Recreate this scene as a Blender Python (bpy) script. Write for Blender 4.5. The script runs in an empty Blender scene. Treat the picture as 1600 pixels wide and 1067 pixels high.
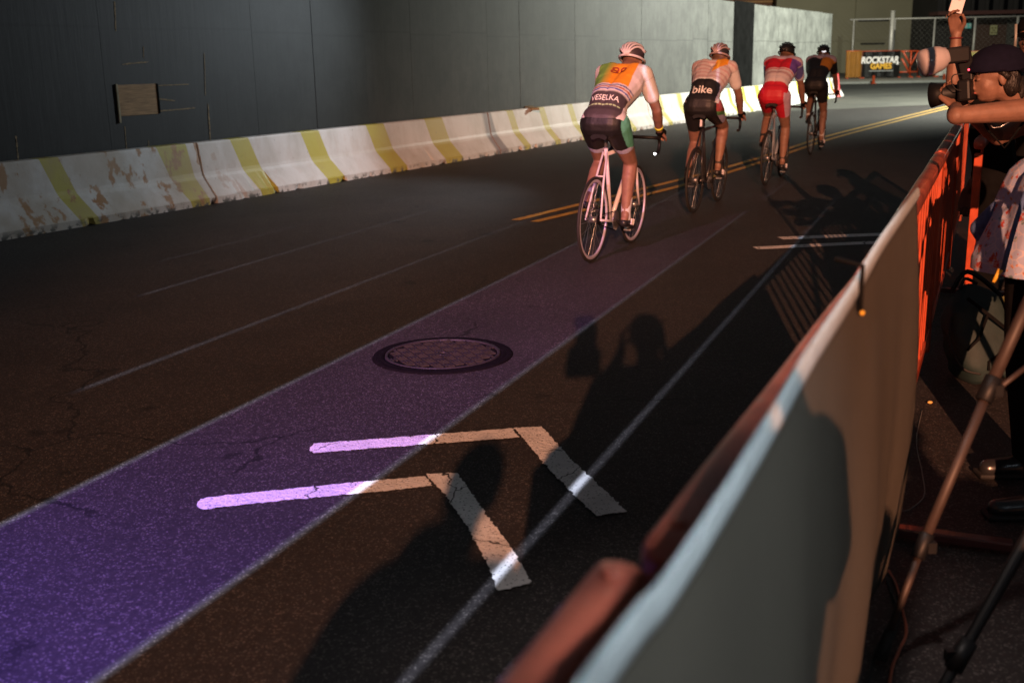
import bpy, bmesh, math, random
from mathutils import Vector as V, Matrix, noise
from mathutils.bvhtree import BVHTree
random.seed(7)
R = math.radians
C = bpy.context.scene.collection
sc = bpy.context.scene

# ------------------------------------------------------------------ camera
FPX = 1720.0; CAMZ = 1.55
PITCH = R(14.2708); ROLL = R(1.2)
cam = bpy.data.cameras.new("camera"); camo = bpy.data.objects.new("camera", cam); C.objects.link(camo)
cam.sensor_width = 36; cam.lens = FPX / 1600 * 36; cam.clip_start = .02; cam.clip_end = 600
Mc = Matrix.Rotation(R(90) - PITCH, 4, 'X') @ Matrix.Rotation(-ROLL, 4, 'Z')
camo.matrix_world = Matrix.Translation((0, 0, CAMZ)) @ Mc
cam.dof.use_dof = True; cam.dof.focus_distance = 6.0; cam.dof.aperture_fstop = 3.2
sc.camera = camo

def ray(px, py):
    x = px - 800; y = 533.5 - py
    c, s = math.cos(ROLL), math.sin(ROLL)
    x, y = x * c + y * s, -x * s + y * c
    return V((x, FPX * math.cos(PITCH) + y * math.sin(PITCH), -FPX * math.sin(PITCH) + y * math.cos(PITCH)))
def at_z(px, py, z=0.0):
    d = ray(px, py); return V((0, 0, CAMZ)) + d * ((z - CAMZ) / d.z)
def at_y(px, py, Y):
    d = ray(px, py); return V((0, 0, CAMZ)) + d * (Y / d.y)

# ------------------------------------------------------------------ world, exposure
sc.view_settings.view_transform = 'Standard'; sc.view_settings.look = 'None'
sc.view_settings.exposure = 0; sc.view_settings.gamma = 1
w = bpy.data.worlds.new("World"); sc.world = w; w.use_nodes = True
bg = w.node_tree.nodes['Background']; bg.inputs[0].default_value = (.80, .90, 1.0, 1); bg.inputs[1].default_value = .045
sc.cycles.max_bounces = 6; sc.cycles.use_denoising = True; sc.cycles.sample_clamp_indirect = 4

# ------------------------------------------------------------------ lights
def lamp(name, kind, loc, energy, color, radius, target=None):
    l = bpy.data.lights.new(name, kind); l.energy = energy; l.color = color; l.shadow_soft_size = radius
    o = bpy.data.objects.new(name, l); C.objects.link(o); o.location = loc
    if target is not None:
        o.rotation_euler = (V(target) - V(loc)).to_track_quat('-Z', 'Y').to_euler()
    return l, o
AZ = R(7.0); SL = .25; DIST = 46.0
aim = V((1.5, 7.0, 0))
wl, wo = lamp('street_floodlight', 'SPOT', aim + V((-math.sin(AZ) * DIST, -math.cos(AZ) * DIST, SL * DIST)), 172000, (1, .425, .225), .13, (.7, 5.4, .4))
wl.spot_size = R(12.8); wl.spot_blend = 1.0
# cool white lamp over the far end of the course
fl, fo = lamp('work_light', 'SPOT', (19.5, 33.0, 6.5), 24000, (.97, 1, .86), .05, (9.5, 40.0, .6))
fl.spot_size = R(150); fl.spot_blend = .5
# unseen lamp added to brighten the buildings and banners at the back
sl_, so_ = lamp('backdrop_fill', 'SPOT', (20, 62, 10.5), 10500, (1, .93, .74), .3, (28, 82, 1.5))
sl_.spot_size = R(125); sl_.spot_blend = .6
# unseen cool lamp added behind the spectators as a weak fill
cl_l, cl_o = lamp('cool_fill', 'SPOT', (4.2, -5.5, 5.2), 55, (.72, .86, 1), .5, (1.5, 2.5, .6))
cl_l.spot_size = R(80); cl_l.spot_blend = .8
nl_, no_ = lamp('banner_fill', 'SPOT', (.85, -.02, 2.15), 92, (.84, .93, .98), .10, (.30, 1.12, .90))  # unseen lamp added to brighten the near banner and hem
nl_.spot_size = R(48); nl_.spot_blend = .9
rl_, ro_ = lamp('rail_fill', 'SPOT', (.62, 2.25, 2.7), 85, (1, .86, .80), .06, (.66, 2.15, 1.07))  # unseen lamp added above the rail to brighten it
rl_.spot_size = R(62); rl_.spot_blend = .8
# unseen lamp added low over the road to brighten the barriers
ll_, lo_ = lamp('barrier_fill', 'SPOT', (1.4, 16.0, 2.75), 500, (.84, .94, 1), .2, (-6.0, 11.3, .7))
ll_.spot_size = R(92); ll_.spot_blend = .8
# stage projector that throws the violet band and thin lines along the road
LP = V((-3.6, .2, 5.6))
pl, po = lamp('stage_projector', 'POINT', LP, 3300.0, (1, 1, 1), .012)
pl.use_nodes = True; nt = pl.node_tree
class G:
    def __init__(s, nt): s.nt = nt
    def n(s, t, **k):
        x = s.nt.nodes.new(t)
        for a, b in k.items(): setattr(x, a, b)
        return x
    def l(s, a, b): s.nt.links.new(a, b)
    def m(s, op, a, b=0.0, c=0.0):
        x = s.n('ShaderNodeMath', operation=op)
        for i, q in enumerate((a, b, c)):
            if isinstance(q, (int, float)): x.inputs[i].default_value = q
            else: s.l(q, x.inputs[i])
        return x.outputs[0]
    def smooth(s, v, a, b):
        x = s.n('ShaderNodeMapRange', interpolation_type='SMOOTHSTEP'); s.l(v, x.inputs[0])
        x.inputs[1].default_value = a; x.inputs[2].default_value = b; return x.outputs[0]
g = G(nt)
em = nt.nodes.get('Emission')
tc = g.n('ShaderNodeTexCoord'); sp = g.n('ShaderNodeSeparateXYZ'); g.l(tc.outputs['Normal'], sp.inputs[0])
dz = g.m('MINIMUM', sp.outputs[2], -1e-4)
kx = g.m('DIVIDE', sp.outputs[0], dz); ky = g.m('DIVIDE', sp.outputs[1], dz)
gx = g.m('SUBTRACT', LP.x, g.m('MULTIPLY', kx, LP.z)); gy = g.m('SUBTRACT', LP.y, g.m('MULTIPLY', ky, LP.z))
VD = (.3765, .9264)
U = g.m('SUBTRACT', g.m('MULTIPLY', gx, VD[1]), g.m('MULTIPLY', gy, VD[0]))
S = g.m('ADD', g.m('MULTIPLY', gx, VD[0]), g.m('MULTIPLY', gy, VD[1]))
band = g.m('MULTIPLY', g.smooth(U, -3.058, -3.042), g.smooth(U, -1.992, -2.008))
def line(u, wd, s0, s1, amp):
    d = g.m('ABSOLUTE', g.m('SUBTRACT', U, u))
    a = g.smooth(d, wd, wd * .25)
    b = g.m('MULTIPLY', g.smooth(S, s0 - .12, s0 + .12), g.smooth(S, s1, s1 - 5))
    return g.m('MULTIPLY', g.m('MULTIPLY', a, b), amp)
lines = None
for q in ((-3.05, .028, -5, 22, 1.7), (-2.0, .026, -5, 22, 1.6), (-1.235, .025, -5, 15, 1.25), (-4.0, .034, 4.1, 16, 1.0), (-5.3, .036, 6.1, 18, 1.0), (-6.1, .036, 7.3, 17, .6)):
    x = line(*q); lines = x if lines is None else g.m('ADD', lines, x)
down = g.m('LESS_THAN', sp.outputs[2], -.12)
fade = g.smooth(S, 17, 5)
c0 = g.n('ShaderNodeMix', data_type='RGBA'); g.l(g.smooth(S, 1.2, 4.4), c0.inputs[0])
c0.inputs[6].default_value = (.36, .26, 2.15, 1); c0.inputs[7].default_value = (.50, .28, 1.05, 1)
c1 = g.n('ShaderNodeMix', data_type='RGBA'); g.l(g.smooth(S, 3.4, 9.0), c1.inputs[0])
g.l(c0.outputs[2], c1.inputs[6]); c1.inputs[7].default_value = (1.15, .50, 1.0, 1)
sc1 = g.n('ShaderNodeVectorMath', operation='SCALE'); g.l(c1.outputs[2], sc1.inputs[0]); g.l(g.m('MULTIPLY', band, fade), sc1.inputs[3])
lc = g.n('ShaderNodeVectorMath', operation='SCALE'); lc.inputs[0].default_value = (.72, .80, 1.0); g.l(lines, lc.inputs[3])
ad = g.n('ShaderNodeVectorMath', operation='ADD'); g.l(sc1.outputs[0], ad.inputs[0]); g.l(lc.outputs[0], ad.inputs[1])
g.l(ad.outputs[0], em.inputs[0]); g.l(g.m('MULTIPLY', down, 1.0), em.inputs[1])

# ------------------------------------------------------------------ helpers
def tag(o, label=None, cat=None, group=None, kind=None):
    if label: o['label'] = label
    if cat: o['category'] = cat
    if group: o['group'] = group
    if kind: o['kind'] = kind
    return o
def empty(name, loc=(0, 0, 0), rz=0, label=None, cat=None, group=None):
    o = bpy.data.objects.new(name, None); C.objects.link(o); o.location = loc; o.rotation_euler = (0, 0, rz)
    o.empty_display_size = .1
    return tag(o, label, cat, group)
def link(name, me, mat=None, parent=None, smooth=False):
    o = bpy.data.objects.new(name, me); C.objects.link(o)
    if mat:
        for m_ in (mat if isinstance(mat, (list, tuple)) else [mat]): me.materials.append(m_)
    if parent is not None: o.parent = parent
    if smooth:
        for p in me.polygons: p.use_smooth = True
    return o

def mat(name, col, rough=.6, metal=0., var=.12, vs=6., bump=0., bs=60., coat=0., trans=0., spec=.5, emit=None, attr=False, wear=None, stretch=None, sheen=0.):
    m = bpy.data.materials.new(name); m.use_nodes = True; nt = m.node_tree; g = G(nt)
    b = nt.nodes['Principled BSDF']
    b.inputs['Roughness'].default_value = rough; b.inputs['Metallic'].default_value = metal
    b.inputs['Coat Weight'].default_value = coat; b.inputs['Specular IOR Level'].default_value = spec
    b.inputs['Transmission Weight'].default_value = trans
    b.inputs['Sheen Weight'].default_value = sheen
    tc = g.n('ShaderNodeTexCoord'); mp = g.n('ShaderNodeMapping'); g.l(tc.outputs['Object'], mp.inputs[0])
    if stretch: mp.inputs['Scale'].default_value = stretch
    no = g.n('ShaderNodeTexNoise'); no.inputs['Scale'].default_value = vs; no.inputs['Detail'].default_value = 6; g.l(mp.outputs[0], no.inputs[0])
    if attr:
        a = g.n('ShaderNodeVertexColor'); a.layer_name = 'Col'; base = a.outputs[0]
    else:
        rgb = g.n('ShaderNodeRGB'); rgb.outputs[0].default_value = (*col, 1); base = rgb.outputs[0]
    k = g.n('ShaderNodeMapRange'); g.l(no.outputs[0], k.inputs[0]); k.inputs[1].default_value = .3; k.inputs[2].default_value = .7
    k.inputs[3].default_value = 1 - var; k.inputs[4].default_value = 1 + var
    s = g.n('ShaderNodeVectorMath', operation='SCALE'); g.l(base, s.inputs[0]); g.l(k.outputs[0], s.inputs[3])
    out = s.outputs[0]
    if wear:
        wc, thr, wsc = wear
        n2 = g.n('ShaderNodeTexNoise'); n2.inputs['Scale'].default_value = wsc; n2.inputs['Detail'].default_value = 8; n2.inputs['Roughness'].default_value = .65; g.l(mp.outputs[0], n2.inputs[0])
        mx = g.n('ShaderNodeMix', data_type='RGBA'); g.l(g.smooth(n2.outputs[0], thr, thr + .05), mx.inputs[0]); g.l(out, mx.inputs[6]); mx.inputs[7].default_value = (*wc, 1); out = mx.outputs[2]
    g.l(out, b.inputs['Base Color'])
    if bump:
        n3 = g.n('ShaderNodeTexNoise'); n3.inputs['Scale'].default_value = bs; n3.inputs['Detail'].default_value = 5; g.l(mp.outputs[0], n3.inputs[0])
        bp = g.n('ShaderNodeBump'); bp.inputs['Strength'].default_value = bump; bp.inputs['Distance'].default_value = .01; g.l(n3.outputs[0], bp.inputs['Height']); g.l(bp.outputs[0], b.inputs['Normal'])
    if emit:
        b.inputs['Emission Color'].default_value = (*emit[0], 1); b.inputs['Emission Strength'].default_value = emit[1]
    return m

def box(bm, c, s, mi=0, rot=None):
    """box centred at c, size s, optional 3x3/4x4 rotation"""
    vs = []
    for k in range(8):
        p = V(((k & 1) - .5, ((k >> 1) & 1) - .5, ((k >> 2) & 1) - .5)); p = V((p.x * s[0], p.y * s[1], p.z * s[2]))
        if rot is not None: p = rot @ p
        vs.append(bm.verts.new(p + V(c)))
    for f in ((0, 2, 3, 1), (4, 5, 7, 6), (0, 1, 5, 4), (2, 6, 7, 3), (0, 4, 6, 2), (1, 3, 7, 5)):
        fc = bm.faces.new([vs[i] for i in f]); fc.material_index = mi
def frame(d):
    d = V(d).normalized(); a = V((0, 0, 1)) if abs(d.z) < .9 else V((1, 0, 0))
    x = a.cross(d).normalized(); return x, d.cross(x)
def tube(bm, pts, r, n=8, cap=True, mi=0, flat=None):
    pts = [V(p) for p in pts]; rs = r if isinstance(r, (list, tuple)) else [r] * len(pts)
    rings = []; x = None
    for i, p in enumerate(pts):
        d = (pts[min(i + 1, len(pts) - 1)] - pts[max(i - 1, 0)]).normalized()
        if x is None: x, y = frame(d)
        else:
            x = (x - d * x.dot(d)).normalized(); y = d.cross(x)
        rings.append([bm.verts.new(p + (x * math.cos(2 * math.pi * k / n) + y * math.sin(2 * math.pi * k / n)) * rs[i]) for k in range(n)])
    for a, b in zip(rings, rings[1:]):
        for k in range(n):
            f = bm.faces.new((a[k], a[(k + 1) % n], b[(k + 1) % n], b[k])); f.smooth = True; f.material_index = mi
    if cap:
        f = bm.faces.new(rings[0][::-1]); f.material_index = mi; f = bm.faces.new(rings[-1]); f.material_index = mi
def capsule(bm, a, ra, b, rb, n=14, sx=1., axis=None):
    """closed tapered capsule; sx squashes along axis"""
    a = V(a); b = V(b); d = b - a; L = d.length
    if L < 1e-6: d = V((0, 0, 1)); 
    d = d.normalized() if L > 1e-6 else V((0, 0, 1))
    x, y = frame(d)
    prof = []
    for k in range(0, 5): t = -math.pi / 2 + k * math.pi / 2 / 4; prof.append((a + d * ra * math.sin(t), ra * math.cos(t)))
    for k in range(0, 5): t = k * math.pi / 2 / 4; prof.append((b + d * rb * math.sin(t), rb * math.cos(t)))
    rings = []
    for p, r in prof:
        if r < 1e-5: rings.append([bm.verts.new(p)]); continue
        ring = []
        for k in range(n):
            o = (x * math.cos(2 * math.pi * k / n) + y * math.sin(2 * math.pi * k / n)) * r
            if axis is not None: ax = V(axis).normalized(); o = o - ax * o.dot(ax) * (1 - sx)
            ring.append(bm.verts.new(p + o))
        rings.append(ring)
    for A, B in zip(rings, rings[1:]):
        if len(A) == 1:
            for k in range(n): bm.faces.new((A[0], B[(k + 1) % n], B[k]))
        elif len(B) == 1:
            for k in range(n): bm.faces.new((A[k], A[(k + 1) % n], B[0]))
        else:
            for k in range(n): bm.faces.new((A[k], A[(k + 1) % n], B[(k + 1) % n], B[k]))
def ellip(bm, c, r, rot=None, n=16, m=10, mi=0):
    c = V(c); rings = []
    for i in range(m + 1):
        t = math.pi * i / m
        ring = []
        for k in range(n if 0 < i < m else 1):
            p = V((r[0] * math.sin(t) * math.cos(2 * math.pi * k / n), r[1] * math.sin(t) * math.sin(2 * math.pi * k / n), -r[2] * math.cos(t)))
            if rot is not None: p = rot @ p
            ring.append(bm.verts.new(c + p))
        rings.append(ring)
    for A, B in zip(rings, rings[1:]):
        if len(A) == 1: fs = [(A[0], B[(k + 1) % n], B[k]) for k in range(n)]
        elif len(B) == 1: fs = [(A[k], A[(k + 1) % n], B[0]) for k in range(n)]
        else: fs = [(A[k], A[(k + 1) % n], B[(k + 1) % n], B[k]) for k in range(n)]
        for f in fs: q = bm.faces.new(f); q.smooth = True; q.material_index = mi
def build(bm, name, material, parent=None, smooth=False, bevel=0.):
    bmesh.ops.recalc_face_normals(bm, faces=bm.faces)
    if bevel:
        bmesh.ops.bevel(bm, geom=[e for e in bm.edges if e.calc_face_angle(0) > .6], offset=bevel, segments=2, affect='EDGES', profile=.5, clamp_overlap=True)
    me = bpy.data.meshes.new(name); bm.to_mesh(me); bm.free()
    return link(name, me, material, parent, smooth)
def blob(name, shapes, material, parent=None, voxel=.007, smooth=3, cut=None, color=None, fac=.5):
    """union of capsules/ellipsoids remeshed into ONE continuous skin. shapes: ('c',a,ra,b,rb[,sx,axis]) or ('e',c,r[,rot])"""
    bm = bmesh.new()
    for s in shapes:
        if s[0] == 'c': capsule(bm, *s[1:5], sx=(s[5] if len(s) > 5 else 1.), axis=(s[6] if len(s) > 6 else None))
        else: ellip(bm, s[1], s[2], s[3] if len(s) > 3 else None)
    bmesh.ops.recalc_face_normals(bm, faces=bm.faces)
    me = bpy.data.meshes.new(name); bm.to_mesh(me); bm.free()
    o = bpy.data.objects.new(name, me); C.objects.link(o)
    r = o.modifiers.new('r', 'REMESH'); r.mode = 'VOXEL'; r.voxel_size = voxel
    s = o.modifiers.new('s', 'SMOOTH'); s.factor = fac; s.iterations = smooth
    dg = bpy.context.evaluated_depsgraph_get(); me2 = bpy.data.meshes.new_from_object(o.evaluated_get(dg))
    C.objects.unlink(o); bpy.data.objects.remove(o); bpy.data.meshes.remove(me)
    if cut:
        bm = bmesh.new(); bm.from_mesh(me2)
        for (co, no_) in cut:
            r_ = bmesh.ops.bisect_plane(bm, geom=bm.verts[:] + bm.edges[:] + bm.faces[:], plane_co=V(co), plane_no=V(no_), clear_outer=True)
        bm.to_mesh(me2); bm.free()
    me2.name = name
    if color:
        ca = me2.color_attributes.new('Col', 'FLOAT_COLOR', 'POINT')
        for i, v in enumerate(me2.vertices): ca.data[i].color = (*color(v.co), 1)
    o = link(name, me2, material, parent, True)
    return o
def text_mesh(txt, size, extrude=0., off=0.01, align='CENTER', shear=0.):
    cu = bpy.data.curves.new('lettering', 'FONT'); cu.body = txt; cu.size = size; cu.extrude = extrude; cu.offset = off * size; cu.align_x = align; cu.align_y = 'CENTER'; cu.shear = shear
    cu.resolution_u = 3
    o = bpy.data.objects.new('lettering', cu); C.objects.link(o)
    me = bpy.data.meshes.new_from_object(o.evaluated_get(bpy.context.evaluated_depsgraph_get()))
    C.objects.unlink(o); bpy.data.objects.remove(o); return me
def decal(txt, size, target, org, right, up, material, parent, name='lettering', off=.02, sx=1., gap=.004, me=None):
    """lettering laid on to a curved surface by casting every vertex on to it"""
    me = me or text_mesh(txt, size, off=off)
    bm = bmesh.new(); bm.from_mesh(me)
    bmesh.ops.subdivide_edges(bm, edges=[e for e in bm.edges if e.calc_length() > size * .15], cuts=2)
    bmesh.ops.triangulate(bm, faces=bm.faces)
    tb = bmesh.new(); tb.from_mesh(target.data); tree = BVHTree.FromBMesh(tb); tb.free()
    right = V(right).normalized(); up = V(up).normalized(); out = right.cross(up).normalized()
    for v in bm.verts:
        p = V(org) + right * v.co.x * sx + up * v.co.y
        h = tree.ray_cast(p + out * .5, -out, 1.2)
        v.co = h[0] + out * gap if h[0] is not None else p
    bm.to_mesh(me); bm.free(); me.name = name
    return link(name, me, material, parent)

# ------------------------------------------------------------------ materials
def asphalt():
    m = bpy.data.materials.new('asphalt'); m.use_nodes = True; nt = m.node_tree; g = G(nt); b = nt.nodes['Principled BSDF']
    tc = g.n('ShaderNodeTexCoord'); P = tc.outputs['Object']
    v = g.n('ShaderNodeTexVoronoi'); v.inputs['Scale'].default_value = 190; g.l(P, v.inputs[0])
    vw = g.n('ShaderNodeSeparateColor'); g.l(v.outputs['Color'], vw.inputs[0])
    n1 = g.n('ShaderNodeTexNoise'); n1.inputs['Scale'].default_value = 1.3; n1.inputs['Detail'].default_value = 8; g.l(P, n1.inputs[0])
    n2 = g.n('ShaderNodeTexNoise'); n2.inputs['Scale'].default_value = 32; n2.inputs['Detail'].default_value = 6; g.l(P, n2.inputs[0])
    st = g.smooth(vw.outputs[0], .80, 1.0)
    mx = g.n('ShaderNodeMix', data_type='RGBA'); g.l(st, mx.inputs[0]); mx.inputs[6].default_value = (.0232, .0190, .0186, 1); mx.inputs[7].default_value = (.12, .105, .098, 1)
    k = g.m('MULTIPLY', g.m('ADD', .55, g.m('MULTIPLY', n1.outputs[0], .9)), g.m('ADD', .4, g.m('MULTIPLY', n2.outputs[0], 1.2)))
    s = g.n('ShaderNodeVectorMath', operation='SCALE'); g.l(mx.outputs[2], s.inputs[0]); g.l(k, s.inputs[3])
    # oil spots
    n4 = g.n('ShaderNodeTexNoise'); n4.inputs['Scale'].default_value = 3.1; n4.inputs['Detail'].default_value = 3; g.l(P, n4.inputs[0])
    sp_ = g.m('SUBTRACT', 1.0, g.m('MULTIPLY', g.smooth(n4.outputs[0], .66, .72), .55))
    s2 = g.n('ShaderNodeVectorMath', operation='SCALE'); g.l(s.outputs[0], s2.inputs[0]); g.l(sp_, s2.inputs[3])
    nd = g.n('ShaderNodeTexNoise'); nd.inputs['Scale'].default_value = 2.2; nd.inputs['Detail'].default_value = 5; g.l(P, nd.inputs[0])
    ds = g.n('ShaderNodeVectorMath', operation='SCALE'); g.l(nd.outputs['Color'], ds.inputs[0]); ds.inputs[3].default_value = .55
    da = g.n('ShaderNodeVectorMath', operation='ADD'); g.l(P, da.inputs[0]); g.l(ds.outputs[0], da.inputs[1])
    vc = g.n('ShaderNodeTexVoronoi', feature='DISTANCE_TO_EDGE'); vc.inputs['Scale'].default_value = .34; g.l(da.outputs[0], vc.inputs[0])
    nm = g.n('ShaderNodeTexNoise'); nm.inputs['Scale'].default_value = .6; g.l(P, nm.inputs[0])
    ck = g.m('MULTIPLY', g.smooth(vc.outputs[0], .0035, .0015), g.smooth(nm.outputs[0], .46, .56))
    vp = g.n('ShaderNodeTexVoronoi'); vp.inputs['Scale'].default_value = .22; g.l(da.outputs[0], vp.inputs[0]); pc_ = g.n('ShaderNodeSeparateColor'); g.l(vp.outputs['Color'], pc_.inputs[0])
    s3 = g.n('ShaderNodeVectorMath', operation='SCALE'); g.l(s2.outputs[0], s3.inputs[0]); g.l(g.m('MULTIPLY', g.m('SUBTRACT', 1., g.m('MULTIPLY', ck, .75)), g.m('ADD', .86, g.m('MULTIPLY', pc_.outputs[0], .28))), s3.inputs[3])
    g.l(s3.outputs[0], b.inputs['Base Color']); b.inputs['Roughness'].default_value = .68; b.inputs['Specular IOR Level'].default_value = .35
    h = g.m('ADD', g.m('MULTIPLY', vw.outputs[1], .35), n2.outputs[0])
    bp = g.n('ShaderNodeBump'); bp.inputs['Strength'].default_value = .55; bp.inputs['Distance'].default_value = .006; g.l(h, bp.inputs['Height']); g.l(bp.outputs[0], b.inputs['Normal'])
    return m
M = {}
M['asphalt'] = asphalt()
M['concrete'] = mat('concrete', (.065, .064, .055), .8, var=.25, vs=.6, bump=.3, bs=40, wear=((.045, .045, .040), .55, .35))
M['kerb'] = mat('kerb_concrete', (.28, .28, .25), .8)
def paint(name, col, thr=.60):
    m = mat(name, col, .7, var=.14, vs=9, bump=.6, bs=90, wear=((.05, .047, .045), thr, 34)); nt = m.node_tree; g = G(nt); b = nt.nodes['Principled BSDF']
    tc = g.n('ShaderNodeTexCoord'); v = g.n('ShaderNodeTexVoronoi', feature='DISTANCE_TO_EDGE'); v.inputs['Scale'].default_value = 2.0
    nz = g.n('ShaderNodeTexNoise'); nz.inputs['Scale'].default_value = 14; g.l(tc.outputs['Object'], nz.inputs[0])
    sc_ = g.n('ShaderNodeVectorMath', operation='SCALE'); g.l(nz.outputs['Color'], sc_.inputs[0]); sc_.inputs[3].default_value = .10
    ad = g.n('ShaderNodeVectorMath', operation='ADD'); g.l(tc.outputs['Object'], ad.inputs[0]); g.l(sc_.outputs[0], ad.inputs[1]); g.l(ad.outputs[0], v.inputs[0])
    old = b.inputs['Base Color'].links[0].from_socket; mx = g.n('ShaderNodeMix', data_type='RGBA')
    g.l(g.smooth(v.outputs[0], .008, .004), mx.inputs[0]); g.l(old, mx.inputs[6]); mx.inputs[7].default_value = (.03, .028, .027, 1)
    v2 = g.n('ShaderNodeTexVoronoi'); v2.inputs['Scale'].default_value = 170; g.l(tc.outputs['Object'], v2.inputs[0]); q = g.n('ShaderNodeSeparateColor'); g.l(v2.outputs['Color'], q.inputs[0])
    m2 = g.n('ShaderNodeMix', data_type='RGBA'); g.l(g.m('MULTIPLY', g.smooth(q.outputs[0], .90, .97), .75), m2.inputs[0]); g.l(mx.outputs[2], m2.inputs[6]); m2.inputs[7].default_value = (.07, .065, .06, 1)
    g.l(m2.outputs[2], b.inputs['Base Color']); return m
M['paint_white'] = paint('worn_white_road_paint', (.74, .71, .70), .665)
M['paint_yellow'] = paint('worn_yellow_road_paint', (.62, .36, .06), .68)
M['iron'] = mat('cast_iron', (.024, .019, .021), .6, metal=.0, var=.3, vs=20, bump=.3, bs=90)
M['iron_dark'] = mat('cast_iron_frame', (.005, .004, .005), .9, spec=.08, var=.3, vs=30, bump=.3, bs=80)
M['orange'] = mat('orange_red_steel_paint', (.44, .060, .016), .36, var=.25, vs=14, bump=.06, bs=30, coat=.3, wear=((.16, .035, .02), .66, 16))
M['rail'] = mat('scuffed_red_rail_paint', (.50, .115, .07), .32, var=.35, vs=10, bump=.10, bs=35, coat=.35, wear=((.35, .20, .16), .64, 26))
M['banner'] = mat('banner_cloth', (.175, .158, .128), .75, var=.10, vs=2.2, bump=.25, bs=5, stretch=(1, 1, .35))
M['hem'] = mat('banner_hem_webbing', (.45, .50, .52), .6, var=.08, vs=30, bump=.3, bs=200)
M['black'] = mat('black_plastic', (.007, .007, .008), .5, var=.2, vs=20, spec=.3)
M['rubber'] = mat('black_rubber', (.014, .013, .013), .75)
M['dark_metal'] = mat('bronze_anodised_tube', (.045, .030, .026), .55, metal=.1, var=.15, vs=30)
M['steel'] = mat('brushed_steel', (.5, .5, .52), .3, metal=.9)
M['galv'] = mat('galvanised_steel', (.33, .33, .31), .5, metal=.3)
M['skin'] = mat('skin_tan', (.215, .112, .078), .55, var=.16, vs=22, bump=.15, bs=160)
M['skin2'] = mat('skin_light', (.50, .29, .20), .5, var=.07, vs=18)
M['lips'] = mat('lip_skin', (.40, .12, .10), .4)
M['eye'] = mat('eye_dark', (.02, .012, .01), .1)
M['eyewhite'] = mat('eye_white', (.40, .37, .35), .35)
M['hair'] = mat('dark_hair', (.012, .009, .008), .45, var=.5, vs=60, bump=.8, bs=120, stretch=(1, 1, .15))
M['navy'] = mat('navy_cotton', (.007, .007, .018), .9, var=.15, vs=40, bump=.3, bs=300, spec=.1)
M['blackcloth'] = mat('black_cloth', (.006, .006, .0065), .95, var=.3, vs=12, bump=.4, bs=20, spec=.08)
M['greycloth'] = mat('grey_blue_cloth', (.16, .18, .23), .85, var=.15, vs=15, bump=.3, bs=25)
M['denim'] = mat('blue_denim', (.06, .10, .22), .85, var=.25, vs=60, bump=.3, bs=200)
M['print'] = mat('printed_lycra', (1, 1, 1), .55, var=.05, vs=30, attr=True, bump=.8, bs=11)
M['letter_white'] = mat('white_lettering', (.8, .8, .8), .6, var=.02)
M['letter_yellow'] = mat('yellow_lettering', (.75, .42, .04), .6, var=.02)
M['letter_red'] = mat('dark_red_lettering', (.30, .05, .02), .6, var=.02)
M['plastic_white'] = mat('translucent_white_plastic', (.42, .38, .40), .32, var=.04, coat=.3)
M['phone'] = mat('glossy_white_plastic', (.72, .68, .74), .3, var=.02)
M['cone_red'] = mat('red_cone_plastic', (.45, .02, .02), .5)
M['wood'] = mat('bare_plywood', (.34, .20, .09), .7, var=.35, vs=5, stretch=(1, 1, 9), bump=.3, bs=20)
M['timber'] = mat('weathered_timber', (.36, .31, .20), .8, var=.3, vs=12)
M['scrape'] = mat('scraped_bare_wood', (.30, .22, .13), .85, var=.5, vs=40)
M['led'] = mat('red_led', (.5, .02, .02), .3, emit=((1, .05, .08), 6))
M['bikelamp'] = mat('bar_end_lamp_lens', (.9, .9, .9), .3, emit=((.9, .95, 1), 9))

# ------------------------------------------------------------------ ground
bm = bmesh.new()
vs = [bm.verts.new(p) for p in ((-260, -120, 0), (260, -120, 0), (260, 320, 0), (-260, 320, 0))]; bm.faces.new(vs)
tag(build(bm, 'road', M['asphalt']), kind='structure')
def sheet(name, pts, z, m, parent=None, jag=0., step=.012):
    """flat polygon with an optionally ragged outline"""
    out = []
    pts = [V((p[0], p[1], 0)) for p in pts]
    for i, p in enumerate(pts):
        q = pts[(i + 1) % len(pts)]; d = q - p; L = d.length; n = max(1, int(L / step)) if jag else 1
        nn = V((d.y, -d.x, 0)).normalized()
        for k in range(n):
            t = k / n; s = p + d * t
            j = jag * (noise.noise(s * 60) + .6 * noise.noise(s * 23 + V((9, 0, 0)))) if jag and 0 < k else 0
            out.append(s + nn * j)
    bm = bmesh.new(); f = bm.faces.new([bm.verts.new((s.x, s.y, z)) for s in out]); bmesh.ops.triangulate(bm, faces=[f])
    if f.is_valid and f.normal.z < 0: pass
    o = build(bm, name, m, parent)
    for p in o.data.polygons:
        if p.normal.z < 0: p.flip()
    return o
# pale concrete beyond the asphalt at the far end of the course
e0 = at_z(1180, 177); e1 = at_z(1300, 171.5); e2 = at_z(1475, 163.5); e3 = at_z(1640, 158)
pp = [e0 + (e0 - e1).normalized() * 14, e0, e1, e2, e3, e3 + V((60, 20, 0)), V((140, 150, 0)), V((-40, 150, 0))]
tag(sheet('pavement', pp, .004, M['concrete']), kind='structure')
# kerb across the far end
ka = at_z(1290, 132.5); kb = at_z(1620, 126.5)
bm = bmesh.new(); d = (kb - ka); L = d.length * 2.2; a = math.atan2(d.y, d.x)
box(bm, (ka + kb) / 2 + V((0, 0, .064)), (L, .35, .13), rot=Matrix.Rotation(a, 3, 'Z'))
tag(build(bm, 'kerb', M['kerb'], bevel=.02), kind='structure')
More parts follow.
